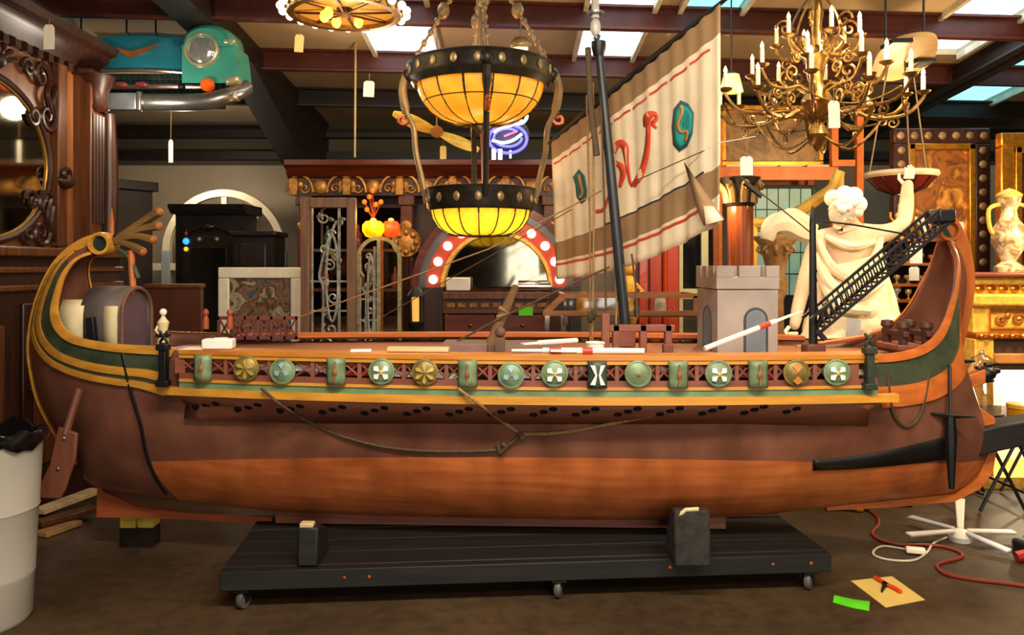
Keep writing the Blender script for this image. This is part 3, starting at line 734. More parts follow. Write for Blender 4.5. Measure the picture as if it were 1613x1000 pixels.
# spar leaning at the break of the deck
sa, sb2 = P(768, 550, 4.4), P(812, 452, 4.75)
b = MB().tube([sa, sa.lerp(sb2, .5), sb2], [.024, .03, .02], 8); b.build('leaning_spar', mat('spar_brown', '#6a4a2c', .6, var=.3), ship)
b = MB().tube([sa.lerp(sb2, .5) + Vector((-.03, -.03, 0)), sa.lerp(sb2, .55) + Vector((.03, -.03, .0)), sa.lerp(sb2, .6) + Vector((-.03, -.03, .02))], .012, 6); b.build('spar_lashing', rope_m, ship)
# deck fittings: hatch coaming, timber frames, thwarts
MB().span(-.37, -.13, 4.3, 4.6, 1.137, 1.195).build('hatch_box', mat('hatch_pink', '#7d6058', .6, var=.15), ship, bevel=.004)
MB().span(-.12, .25, 4.32, 4.62, 1.137, 1.19).build('hatch_box', mat('hatch_pink', '#7d6058'), ship, bevel=.004)
b = MB()
for x in (.52, .66, .79): b.span(x, x + .035, 4.25, 4.3, 1.137, 1.30)
b.span(.50, .84, 4.25, 4.3, 1.265, 1.30); b.span(.46, .5, 4.22, 4.26, 1.137, 1.36); b.build('mast_frame', ship_maroon, ship, bevel=.004)
b = MB().box(P(788, 550, 4.1), (.05, .05, .12)); b.ball(P(788, 523, 4.1), .028, 8, 6); b.build('deck_post', mat('post_brown', '#5a4030', .6), ship)
for px, m in ((776, '#5a4030'), (1052, '#6b3a2c')): MB().box(P(px, 556, 4.12), (.05, .05, .09)).build('deck_post', mat('post%d' % px, m, .6), ship, bevel=.004)
b = MB(); b.span(-2.0 + .35, -1.15, Yc(-1.4) + .38, Yc(-1.4) + .40, 1.17, 1.18)
z0, z1, yr = 1.16, 1.30, Yc(-1.5) + .36
b = MB().span(-1.78, -1.3, yr, yr + .02, z0, z0 + .02); b.span(-1.78, -1.3, yr, yr + .02, z1 - .02, z1)
for k in range(6):
    xa, xb = -1.78 + k * .08, -1.70 + k * .08; b.span(xa, xa + .012, yr, yr + .02, z0, z1); b.bar((xa, yr + .01, z0), (xb, yr + .01, z1), .01, .01); b.bar((xb, yr + .01, z0), (xa, yr + .01, z1), .01, .01)
b.span(-1.31, -1.3, yr, yr + .02, z0, z1); b.build('stern_deck_rail', mat('rail_maroon', '#6a3430', .55, var=.25), ship)
for px, py in ((324, 492), (362, 492)): 
    b = MB().lathe([(.0, .06), (.012, .055), (.02, .035), (.012, .015), (.018, 0), (.02, -.06), (0, -.06)], P(px, py + 10, 4.9), 10); b.build('rail_finial', mat('finial_orange', '#9a4a28', .5), ship)
# boarding bridge (black pole and lattice gangway) at the bow
pb_, pt2 = P(1281, 552, 4.3), P(1280, 325, 4.3)
b = MB().tube([pb_, pb_.lerp(pt2, .5), pt2.lerp(pb_, .1), pt2], [.024, .02, .017, .006], 8); pole = b.build('bridge_pole', black, ship)
MB().box(P(1281, 556, 4.3), (.1, .1, .1)).build('pole_step', mat('step_brown', '#5d3424', .6), pole, bevel=.01)
MB().box(P(1286, 348, 4.3), (.06, .03, .03)).build('pole_block', black, pole)
ga, gb = P(1285, 519, 4.3), P(1487, 348, 4.3); t_ = (gb - ga).normalized(); n_ = Vector((-t_.z, 0, t_.x))
gw = MB()
for sy in (-.06, .06):
    for s_ in (-.008, .075): gw.bar(ga + n_ * s_ + Vector((0, sy, 0)), gb + n_ * s_ + Vector((0, sy, 0)), .014, .014)
gang = gw.build('gangway_rails', black, ship)
L_ = (gb - ga).length; k = 0
rung = mat('rung', '#2a221a', .5)
for i in range(24):
    s_ = .03 + (L_ - .06) * i / 23; p = ga + t_ * s_
    MB().bar(p + Vector((0, -.06, 0)), p + Vector((0, .06, 0)), .018, .012).build('rung', rung, gang)
    for sy in (-.06, .06): MB().bar(p + n_ * -.008 + Vector((0, sy, 0)), p + t_ * (L_ - .06) / 23 * .9 + n_ * .075 + Vector((0, sy, 0)), .007, .007).build('lattice_bar', black, gang)
MB().box(gb + n_ * .03, (.09, .15, .07)).build('gangway_hook', black, gang, bevel=.01)
b = MB().tube(smoothpath([ga + Vector((0, 0, 0)), P(1296, 495, 4.28), P(1303, 478, 4.28)], 3), .012, 6); b.tube([ga, P(1300, 535, 4.28)], .014, 6); b.tube([P(1281, 530, 4.3), ga], .02, 6); b.build('gangway_hinge', black, ship)
line([P(1284, 347, 4.3), P(1345, 354, 4.3), P(1422, 368, 4.3)], .005, black); line([P(1172, 288, 4.35), P(1200, 310, 4.33)], .012, black, 'rigging_tackle')
line([P(1165, 278, 4.35), P(1232, 330, 4.32), P(1279, 368, 4.3)], .004, rope_dk)
# castle tower on the foredeck
tw = mat('tower_grey', '#9b9088', .7, var=.12, scale=6, bump=.1); arch_b = mat('tower_arch', '#6b7680', .6, var=.15)
tx0, tx1, ty0, ty1 = 1.10, 1.425, 4.42, 4.90; tz0, tz1 = 1.12, 1.475
tb = MB().span(tx0, tx1, ty0, ty1, tz0, tz1); tower = tb.build('castle_tower', tw, ship, bevel=.003)
b = MB(); e_ = .006; hm = .062
zc0, zc1 = 1.48, 1.605
b.span(tx0 - e_, tx1 + e_, ty0 - e_, ty1 + e_, zc0, zc1 - hm)
b.build('parapet', tw, tower, bevel=.002)
def merl(x0, x1, y0, y1): MB().span(x0, x1, y0, y1, zc1 - hm + .0005, zc1).build('merlon', tw, tower, bevel=.002)
wx = (tx1 - tx0 + 2 * e_)
for q in ((0, .27), (.36, .70), (.79, 1)):
    for yy in ((ty0 - e_, ty0 + .02), (ty1 - .02, ty1 + e_)): merl(tx0 - e_ + wx * q[0], tx0 - e_ + wx * q[1], *yy)
wy = ty1 - ty0 - .05
for q in ((.12, .38), (.5, .72), (.84, 1)):
    for xx in ((tx0 - e_, tx0 + .015), (tx1 - .015, tx1 + e_)): merl(xx[0], xx[1], ty0 + .02 + wy * q[0], ty0 + .02 + wy * q[1])
def arch_poly(c, w_, zb_, zt_, plane):
    pts = [(-w_, zb_), (w_, zb_)]; zs = zt_ - w_
    pts += [(w_ * math.cos(PI * i / 10), zs + w_ * math.sin(PI * i / 10)) for i in range(11)]
    return [Vector((c[0] + p[0], c[1], p[1])) if plane == 'y' else Vector((c[0], c[1] + p[0], p[1])) for p in pts]
ap = arch_poly((tx0 + .205, ty0 - .001), .058, 1.14, 1.375, 'y'); MB().prism(ap, (0, -.004, 0)).build('arch_opening', arch_b, tower)
MB().tube(ap[1:] + [ap[0]], .008, 5).build('arch_surround', mat('tower_dark', '#4a4643', .7), tower)
ap = arch_poly((tx0 - .001, ty0 + .22), .09, 1.14, 1.38, 'x'); MB().prism(ap, (-.004, 0, 0)).build('arch_opening', arch_b, tower)
MB().tube(ap[1:] + [ap[0]], .008, 5).build('arch_surround', mat('tower_dark', '#4a4643'), tower)

# ---- things lying on the ship
RZ = 1.188
def on_rail(px, z=RZ):
    x = fpx(px, z); return x, fy(x) + .06
def oar_thing(a, bq, label, w0=.012, blade=.05, red=True):
    a, bq = Vector(a), Vector(bq); o = thing('toy_oar', label, 'oar', a)
    n = (bq - a).normalized(); m1 = a.lerp(bq, .72)
    MB().tube([a, m1], w0, 8).build('shaft', white, o)
    MB().bar(m1 - n * .02, bq, .02, .012, (0, 0, 1), blade, .006).build('blade', white, o)
    if red: MB().tube([a.lerp(bq, .55), a.lerp(bq, .66)], w0 * 1.15, 8).build('red_band', mat('oar_red', '#b8402e', .5), o)
x, y = on_rail(1018); x2, y2 = on_rail(868); oar_thing((x, y, RZ + .015), (x2, y2, RZ + .015), 'white oar lying along the ship rail, nearest the shields', .013)
x, y = on_rail(985); x2, y2 = on_rail(806); oar_thing((x, y + .045, RZ + .013), (x2, y2 + .04, RZ + .013), 'white oar with red band crossing under another on the ship rail', .012)
oar_thing((.33, 4.2, 1.225), (.05, 4.03, RZ + .035), 'short white oar lifted at one end beside the white cup', .013, .035, False)
oar_thing(P(1110, 549, 4.05), P(1262, 490, 4.25), 'long white oar with red band leaning past the grey castle tower', .013, .02)
x, y = on_rail(945); c = Vector((x, y + .16, 1.137))
o = thing('white_cup', 'small white plastic cup standing on the ship deck by the mast', 'cup', c)
MB().lathe([(0, 0), (.036, 0), (.046, .09), (.043, .09), (.034, .006), (0, .006)], c, 18).build('body', white, o); MB().lathe([(.046, .086), (.049, .089), (.046, .094), (.043, .09)], c, 18).build('rim', card, o)
x, y = on_rail(338); c = Vector((x, y, RZ))
o = thing('white_tissue_pack', 'white paper packet lying on the ship rail near the stern', 'packet', c)
MB().box(c + Vector((0, 0, .026)), (.15, .09, .05), Matrix.Rotation(.1, 3, 'Z')).build('pack', white, o, bevel=.008); MB().box(c + Vector((.01, 0, .053)), (.06, .04, .006), Matrix.Rotation(.1, 3, 'Z')).build('flap', card, o)
x, y = on_rail(565); o = MB().box((x, y, RZ + .006), (.1, .06, .012), Matrix.Rotation(.15, 3, 'Z')).build('crumpled_paper', white, bevel=.004); tag(o, 'small crumpled white paper on the rail above the butterfly shield', 'paper')
x, y = on_rail(655); o = MB().box((x, y + .05, RZ + .012), (.3, .06, .022), Matrix.Rotation(-.06, 3, 'Z')).build('loose_board', pale_wood, bevel=.003); tag(o, 'pale loose board lying on the ship rail beside the hatch', 'board')
# small white figurine on the stern deck
c = P(257, 543, 4.25); o = thing('deck_figurine', 'small white robed figurine standing on the stern deck', 'figurine', c)
MB().lathe([(0, 0), (.03, 0), (.026, .03), (.018, .05), (.024, .09), (.03, .115), (.012, .14), (.008, .15)], c, 12).build('robe', cream, o); MB().ball(c + Vector((0, 0, .168)), .019, 10, 8).build('head', white, o)
MB().tube([c + Vector((-.02, 0, .11)), c + Vector((-.03, -.02, .075)), c + Vector((-.01, -.03, .06))], .007, 6).build('arm', cream, o); MB().box(c + Vector((0, 0, .05)), (.06, .05, .02)).build('sash', black, o)

# ------------------------------------------------------------------ dolly under the ship
dol = thing('wheeled_dolly', 'low black timber dolly on casters carrying the model ship', 'dolly', (.05, 4.66, 0))
Rd = Matrix.Rotation(.083, 3, 'Z')
dk = mat('dolly_black', '#171512', .6, var=.4, kind='woodx', scale=7, bump=.2)
def DW(x, y, z): return Vector((.05, 4.66, 0)) + Rd @ Vector((x, y, z))
def dbox(x0, x1, y0, y1, z0, z1, name, m=dk, bv=.005): return MB().box(DW((x0 + x1) / 2, (y0 + y1) / 2, (z0 + z1) / 2), (x1 - x0, y1 - y0, z1 - z0), Rd).build(name, m, dol, bevel=bv)
LX = 1.47
front = dbox(-LX, LX, -.72, -.66, .095, .185, 'front_beam'); dbox(-LX, LX, .64, .70, .095, .185, 'rear_beam')
for x in (-LX + .03, -.5, .45, LX - .03): dbox(x - .03, x + .03, -.66, .64, .10, .165, 'cross_beam')
for k in range(7):
    ya = -.66 + k * .186; dbox(-LX + .0, LX, ya + .004, ya + .182, .1655, .186 - .002 * (k % 3), 'deck_plank')
for px, py in ((512, 912), (552, 912), (1052, 889), (1297, 876), (1230, 873)):
    p = P(px, py, 3.75); 
    b = MB().ball(p + Vector((0, .02, 0)), .009, 8, 5); 
    q = DW(0, -.722, 0); 
    xx = (p.x - .05) ; pp = DW(xx, -.722, .142); MB().ball(pp, .010, 8, 5, (1, .5, 1)).build('bolt_head', copper, front)
caster_p = []
def caster(x, y, ang):
    c = DW(x, y, 0); o = MB().box(c + Vector((0, 0, .09)), (.07, .07, .012)); 
    Rz = Matrix.Rotation(ang, 3, 'Z')
    for s_ in (-1, 1): o.prism([c + Rz @ Vector(v) for v in ((-.03, s_ * .024, .088), (.03, s_ * .024, .088), (.012, s_ * .024, .035), (-.012, s_ * .024, .035))], Rz @ Vector((0, s_ * .004, 0)))
    o = o.build('caster_fork', iron, dol)
    MB().lathe([(.0, .018), (.018, .018), (.02, .015), (.038, .015), (.042, .008), (.042, -.008), (.038, -.015), (.02, -.015), (.018, -.018), (0, -.018)], c + Vector((0, 0, .0425)), 20, Rz @ Matrix.Rotation(PI / 2, 3, 'X')).build('caster_wheel', mat('wheel_grey', '#4b4a47', .5, var=.3), o)
for x, y, a in ((-LX + .10, -.68, 1.2), (.12, -.68, 1.25), (LX - .1, -.68, 1.0), (-LX + .1, .6, .4), (.1, .6, .8), (LX - .1, .6, 1.2)): caster(x, y, a)
# cradle chocks
def chock(px, ptop, w_, label_m):
    p = P(px, ptop, 4.05); x = p.x
    c = Vector((x, 4.0, .187))
    b = MB().prism([c + Vector((-w_ / 2, -.12, 0)), c + Vector((-w_ / 2, .14, 0)), c + Vector((-w_ / 2, .10, .12)), c + Vector((-w_ / 2, -.04, p.z - .187)), c + Vector((-w_ / 2, -.10, p.z - .187))], (w_, 0, 0))
    o = b.build('cradle_chock', label_m, dol, bevel=.012); return o, Vector((x, 3.93, p.z))
o, p = chock(497, 815, .10, dk); MB().box(p + Vector((-.01, 0, .0)), (.065, .05, .03)).build('pale_shim', pale_wood, o, bevel=.005)
o, p = chock(1080, 790, .17, mat('chock_felt', '#2b2622', .85, var=.5, scale=20, bump=.4)); MB().tube([p + Vector((-.07, -.02, -.03)), p + Vector((-.03, -.03, .005)), p + Vector((.03, -.02, .005))], .01, 6).build('strap_edge', cream, o)
for x, y in ((-.9, .45), (-.5, .5), (.08, .5), (.75, .5), (1.1, .3)): dbox(x - .04, x + .04, y - .04, y + .04, .187, .25, 'support_block')

# ------------------------------------------------------------------ hanging things
def cord_to_roof(b, p, r=.006):
    b.tube([p, Vector((p.x, p.y, roof(p.y) - .01))], r, 6)
def price_tag(px, py, w_, h_, d, label, m=card, tilt=0., string=None, group=None):
    c = P(px, py, d); W, H = w_ * d / F, h_ * d / F; R = Matrix.Rotation(tilt, 3, 'Y')
    o = thing('price_tag', label, 'price tag', c - Vector((0, 0, H / 2)))
    b = MB(); b.prism([c + R @ Vector(v) for v in ((-W / 2, 0, -H / 2), (W / 2, 0, -H / 2), (W / 2, 0, H * .38), (W * .3, 0, H / 2), (-W * .3, 0, H / 2), (-W / 2, 0, H * .38))], (0, .003, 0)); b.build('card', m, o, smooth=False)
    top = c + R @ Vector((0, .0, H * .42)); s_ = (string or 14) * d / F
    b = MB().tube([top, top + Vector((.002, .004, s_))], .0022, 5); b.build('string', rope_m, o)
    return o
# --- two tier bowl chandelier
D1 = 5.6; c0 = P(757, 420, D1); cx, cy = c0.x, c0.y
amb = glow('amber_glass', '#f7a11a', 1.05, hx2='#e07c08', scale=7, base='#c08030'); amb2 = glow('amber_glass_low', '#ffd024', 1.5, hx2='#f79a10', scale=7, base='#c08030')
ch = thing('bowl_chandelier', 'huge two tier chandelier of leaded amber bowls in dark bronze rings', 'chandelier', (cx, cy, CZ + .15))
U = CZ + 1.30
def LC(b, prof, z=0., n=40, **k): return b.lathe(prof, (cx, cy, z), n, **k)
LC(MB(), [(.425, U - .07), (.45, U - .09), (.475, U - .05), (.485, U - .03), (.485, U + .04), (.50, U + .06), (.47, U + .075), (.44, U + .06), (.44, U - .03), (.425, U - .07)]).build('upper_ring', bronze, ch)
LW = CZ + .45
LC(MB(), [(.335, LW - .06), (.35, LW - .075), (.365, LW - .05), (.365, LW + .05), (.375, LW + .075), (.35, LW + .08), (.335, LW + .05), (.335, LW - .06)]).build('lower_ring', bronze, ch)
for rr_, zz_, n_ in ((.488, U + .005, 20), (.368, LW, 16)):
    q0 = None
    for k in range(n_):
        a = 2 * PI * k / n_
        if q0 is None: q0 = MB().ball((cx + rr_, cy, zz_), .03, 10, 6, (.35, .8, 1.1)).build('ring_boss', bronze_lt, ch)
        else: q0 = link_copy(q0, ch)
        q0.rotation_euler = (0, 0, a)
def bowl(ring_r, zt_, depth, rb, n, rows_, m, pname, sub):
    def prof(t): 
        a = t * PI / 2; return rb + (ring_r - rb) * math.cos(a) ** .8 if t < 1 else rb, zt_ - depth * math.sin(a) ** 1.1
    fr = MB(); gap = .012
    pr = [prof(k / 8) for k in range(9)]
    for k in range(n):
        a = 2 * PI * k / n; fr.tube([Vector((cx + r * math.cos(a), cy + r * math.sin(a), z - .002)) for r, z in pr], .0045, 5)
    for q in sub:
        r, z = prof(q); fr.tube([Vector((cx + r * math.cos(2 * PI * j / 48), cy + r * math.sin(2 * PI * j / 48), z - .002)) for j in range(48)], .004, 5, True)
    frame = fr.build(pname + '_leading', bronze, ch)
    cuts = [0] + list(sub) + [1]; base = {}
    for k in range(n):
        for q in range(len(cuts) - 1):
            if q not in base:
                ps = [prof(cuts[q] + (cuts[q + 1] - cuts[q]) * j / 4) for j in range(5)]
                b = MB().lathe([(r, z) for r, z in ps], (cx, cy, 0), 3, None, .02, 2 * PI / n - .02); o = b.build('glass_pane', m, frame); base[q] = o
            else: o = link_copy(base[q], frame)
            o.rotation_euler = (0, 0, 2 * PI * k / n)
    return prof(1)
rb_, zb_ = bowl(.43, U - .05, .29, .05, 14, 2, amb, 'upper', (.35,))
LC(MB(), [(0, zb_ - .06), (.02, zb_ - .055), (.035, zb_ - .03), (.07, zb_ - .01), (.075, zb_ + .01), (.05, zb_ + .02)], n=20).build('upper_finial', bronze, ch)
rb_, zb_ = bowl(.335, LW - .06, .18, .13, 16, 1, amb2, 'lower', ())
LC(MB(), [(0, zb_ - .012), (.09, zb_ - .01), (.135, zb_ - .002), (.14, zb_ + .008), (.13, zb_ + .01)], n=28).build('lower_cap', mat('pale_brass', '#b59a5c', .35, .6), ch)
for k, a in enumerate((PI, 0, PI / 2 + .15, -PI / 2 + .12)):
    ca, sa = math.cos(a), math.sin(a)
    def rp_(r, z): return Vector((cx + ca * r, cy + sa * r, z))
    pts = smoothpath([rp_(.49, U + .03), rp_(.53, U - .10), rp_(.50, U - .26), rp_(.455, U - .36), rp_(.44, U - .52), rp_(.40, U - .70), rp_(.365, LW - .02)], 4) if k < 2 else smoothpath([rp_(.48, U + .02), rp_(.46, U - .2), rp_(.42, U - .5), rp_(.365, LW)], 4)
    n = len(pts); arm = MB().tube(pts, [.03 if (i < n * .3) else .02 for i in range(n)], 8).build('arm', bronze_lt if k < 2 else bronze, ch)
    MB().tube(scroll(rp_(.53, U - .3), .05, 1.2, PI / 2, u=(ca, sa, 0)), .015, 6).build('scroll', copper, arm)
    MB().ball(rp_(.485, U + .0), .045, 10, 8, (1, 1, 1.2)).build('rosette', bronze, arm)
    p = rp_(.47, U + .07); q = rp_(.12, roof(cy) - .25)
    b = MB().tube([p, q], .011, 6)
    for j in range(1, 8): b.ball(p.lerp(q, j / 8), .02 if j != 5 else .042, 8, 6, (1, 1, 1.4))
    b.build('hanging_chain', bronze_lt, ch)
LC(MB(), [(.11, roof(cy) - .27), (.14, roof(cy) - .24), (.1, roof(cy) - .18), (.02, roof(cy) - .15), (.02, roof(cy) - .0)], n=18).build('ceiling_crown', bronze, ch)
MB().tube([(cx + .03, cy, U - .36), (cx + .03, cy, U - .5), (cx + .03, cy, LW + .05)], [.035, .028, .02], 8).build('centre_stem', copper, ch)
MB().tube([(cx, cy, U + .02), (cx, cy, roof(cy) - .2)], .012, 6).build('supply_cord', bronze_lt, ch)
for nm, z, p_ in (('upper_bulb', U - .12, 7), ('lower_bulb', LW - .08, 7)):
    lamp('POINT', nm, (cx, cy, z + .12), p_, (1, .72, .36), radius=.06)
# --- globe bulb ring chandelier
D2 = 5.0; c0 = P(543, 420, D2); rx, ry = c0.x, c0.y; zr = CZ + 1.55
rc = thing('bulb_ring_chandelier', 'round amber panelled ceiling light edged with white globe bulbs', 'chandelier', (rx, ry, zr - .08))
MB().lathe([(.30, zr - .03), (.34, zr - .03), (.345, zr + .0), (.34, zr + .04), (.30, zr + .04), (.30, zr - .03)], (rx, ry, 0), 40).build('rim', brass, rc)
pan = glow('amber_panel', '#d08a1c', .45, hx2='#a3681a', scale=3, base='#a87830'); o = None
fr = MB()
for k in range(8):
    a = 2 * PI * k / 8; fr.tube([(rx + .02 * math.cos(a), ry + .02 * math.sin(a), zr - .02), (rx + .32 * math.cos(a), ry + .32 * math.sin(a), zr - .01)], .007, 6)
fr.lathe([(0, -.045), (.02, -.04), (.035, -.02), (.05, 0), (.05, .015), (0, .015)], (rx, ry, zr), 14); spk = fr.build('spoke_frame', mat('spoke', '#4a2a12', .4, .5), rc)
for k in range(8):
    if o is None: o = MB().lathe([(.03, zr + .012), (.16, zr + .006), (.31, zr + .0)], (rx, ry, 0), 5, None, .03, 2 * PI / 8 - .03).build('amber_panel', pan, spk)
    else: o = link_copy(o, spk)
    o.rotation_euler = (0, 0, 2 * PI * k / 8)
gb_ = glow('globe_bulb', '#fff0c0', 4.); o = None; sk = None
for k in range(22):
    a = 2 * PI * k / 22
    if o is None:
        o = MB().ball((rx + .375, ry, zr + .0), .026, 12, 8).build('globe_bulb', gb_, rc); sk = MB().tube([(rx + .335, ry, zr + .0), (rx + .355, ry, zr)], .014, 8).build('socket', brass, o); 
    else:
        s0 = sk; o = link_copy(o, rc); sk = link_copy(s0, o)
    o.rotation_euler = (0, 0, a)
for a in (2.2, 3.3, 1.0, -2.3): MB().ball((rx + .12 * math.cos(a), ry + .12 * math.sin(a), zr - .04), .03, 10, 8, (1, 1, 1.2)).build('inner_bulb', glow('inner_bulb', '#ffb640', 3.), rc)
for a in (.5, 2.6, 4.7): MB().tube([(rx + .32 * math.cos(a), ry + .32 * math.sin(a), zr + .03), (rx, ry, roof(ry) - .02)], .006, 5).build('hanging_chain', brass, rc)
lamp('POINT', 'ring_glow', (rx, ry, zr - .2), 14, (1, .76, .42), radius=.2)
price_tag(471, 68, 14, 28, 4.75, 'pale yellow price tag hanging below the bulb ring chandelier', card_y, .06)
price_tag(581, 140, 17, 25, 5.4, 'square buff price tag hanging left of the two tier chandelier', card, .05)
# --- brass candle chandelier
D3 = 5.2; c0 = P(1287, 420, D3); bx_, by_ = c0.x, c0.y; CZ3 = CZ
bc = thing('brass_candle_chandelier', 'large ornate brass chandelier with many ivory candle lights', 'chandelier', (bx_, by_, CZ + .75))
MB().lathe([(0, .72), (.02, .74), (.05, .78), (.075, .83), (.05, .88), (.03, .92), (.06, .98), (.10, 1.04), (.07, 1.1), (.035, 1.16), (.05, 1.26), (.085, 1.33), (.05, 1.4), (.025, 1.5), (.04, 1.6), (.02, 1.7), (.008, 1.72), (.008, 2.2)], (bx_, by_, CZ), 18).build('baluster_stem', brass, bc)
ivory = mat('ivory_candle', '#f1e4bf', .5, var=.05); flame = glow('candle_bulb', '#ffdc90', 5.); lit = {0, 1, 2, 3}
protoc = None
def candle_arm(a, R_, zc_, z0_, drop, sl):
    global protoc
    ca, sa = math.cos(a), math.sin(a)
    def q(r, z): return Vector((bx_ + ca * r, by_ + sa * r, CZ + z))
    pts = smoothpath([q(.04, z0_), q(R_ * .3, z0_ + .05), q(R_ * .55, zc_ - drop), q(R_ * .85, zc_ - drop * .9), q(R_, zc_ - .03), q(R_, zc_)], 4)
    arm = MB().tube(pts, .011, 6).build('scroll_arm', brass, bc)
    u_ = (ca, sa, 0); 
    b = MB().tube(scroll(q(R_ * .45, zc_ - drop * .2), .055, 1.3, -PI / 2, 16, u_), .008, 5); b.tube(scroll(q(R_ * .72, zc_ - drop * 1.25), .04, 1.3, PI / 2, 16, u_, flip=-1), .007, 5)
    b.ball(q(R_ * .6, zc_ - drop), .02, 8, 6); b.build('leaf_scroll', brass, arm)
    MB().lathe([(0, -.02), (.02, -.015), (.042, 0), (.045, .008), (.018, .006), (.014, .012)], q(R_, zc_), 12).build('drip_pan', brass, arm)
    MB().lathe([(.0135, .008), (.0135, .10), (0, .10)], q(R_, zc_), 10).build('candle', ivory, arm)
    MB().lathe([(.006, .10), (.013, .115), (.010, .13), (0, .15)], q(R_, zc_), 8).build('candle_bulb', flame, arm)
for k in range(12): candle_arm(2 * PI * k / 12 + .12, .60, 1.10 - (.05 if k % 2 else 0), .92, .14, 1)
for k in range(8): candle_arm(2 * PI * k / 8 + .3, .40, 1.24, 1.08, .13, 1)
for k in range(6): candle_arm(2 * PI * k / 6 + .5, .25, 1.42, 1.28, .1, 1)
for k in range(6):
    a = 2 * PI * k / 6; ca, sa = math.cos(a), math.sin(a); b = MB()
    b.tube(smoothpath([Vector((bx_ + ca * r, by_ + sa * r, CZ + z)) for r, z in ((.03, 1.72), (.12, 1.60), (.17, 1.45), (.10, 1.35))], 4), .008, 5)
    b.tube(scroll(Vector((bx_ + ca * .2, by_ + sa * .2, CZ + 1.5)), .06, 1.3, 0, 16, (ca, sa, 0)), .008, 5); b.build('crown_scroll', brass, bc)
    b = MB(); b.tube(sag((bx_ + ca * .58, by_ + sa * .58, CZ + 1.03), (bx_ + math.cos(a + 1.047) * .58, by_ + math.sin(a + 1.047) * .58, CZ + 1.03), .1, 10), .006, 5)
    b.tube(smoothpath([Vector((bx_ + ca * r, by_ + sa * r, CZ + z)) for r, z in ((.04, .82), (.2, .74), (.34, .84), (.42, .97))], 4), .009, 5)
    b.build('swag', brass, bc)
lamp('POINT', 'brass_glow', (bx_ - .1, by_ - .15, CZ + 1.2), 17, (1, .78, .44), radius=.25)
price_tag(1314, 180, 18, 43, 4.5, 'long cream price tag hanging under the brass candle chandelier', card, -.03, 30)
price_tag(1176, 261, 20, 30, 4.7, 'white price tag hanging just above the gilt capital of the column', white, 0, 45)
# glowing yellow shade lantern left of the chandelier
c = P(1152, 132, 6.0); o = thing('shade_pendant', 'glowing yellow drum shade pendant beside the sail edge', 'lamp', c - Vector((0, 0, .07)))
MB().lathe([(.055, .065), (.085, -.06), (.08, -.06), (.05, .065)], c, 20).build('shade', glow('yellow_shade', '#ffe56a', 1.7), o); b = MB().lathe([(.0, .09), (.03, .085), (.055, .065), (0, .065)], c, 14); cord_to_roof(b, c + Vector((0, 0, .08))); b.build('cap_and_cord', bronze, o)
lamp('POINT', 'shade_glow', c + Vector((0, -.25, -.05)), 7, (1, .82, .4))
c = P(820, 68, 6.6); o = thing('dome_pendant', 'small glowing dome pendant behind the upper bronze ring', 'lamp', c - Vector((0, 0, .05)))
MB().lathe([(.0, .05), (.05, .04), (.085, 0), (.09, -.05)], c, 20).build('dome', bronze_lt, o, solid=.004); MB().ball(c + Vector((0, 0, -.04)), .06, 12, 8, (1, 1, .6)).build('bulb', glow('pale_bulb', '#fff2b0', 3.), o); b = MB(); cord_to_roof(b, c + Vector((0, 0, .05))); b.build('cord', bronze_lt, o)
# --- half car front hung as decoration
D4 = 6.62; kx = D4 / F; oc = P(212, 112, D4)
def C(x, y, z): return oc + Vector((x * kx, y, -z * kx))   # x right, y away, z down in picture pixels about the chrome line
teal = mat('car_teal', '#1f6c7c', .22, var=.08, coat=.5, spec=.5); teal_l2 = mat('car_teal_light', '#3f917f', .25, var=.1, coat=.5)
car = thing('car_front', 'turquoise vintage car front hung from the roof as a display', 'car front', C(0, .3, 72))
rows = []
for i in range(25):
    x = -128 + 256 * i / 24; t = x / 128
    top = -71 + 16 * abs(t) ** 2.2; fr_ = -.03 + .10 * t * t
    rows.append([C(x, .42, top + 4), C(x, .26 + fr_, top), C(x, .12 + fr_, top + 5), C(x, .02 + fr_, top + 16), C(x, -.03 + fr_, -25), C(x, -.02 + fr_, -4), C(x, .02 + fr_, 2)])
MB().grid(rows).build('hood', teal, car)
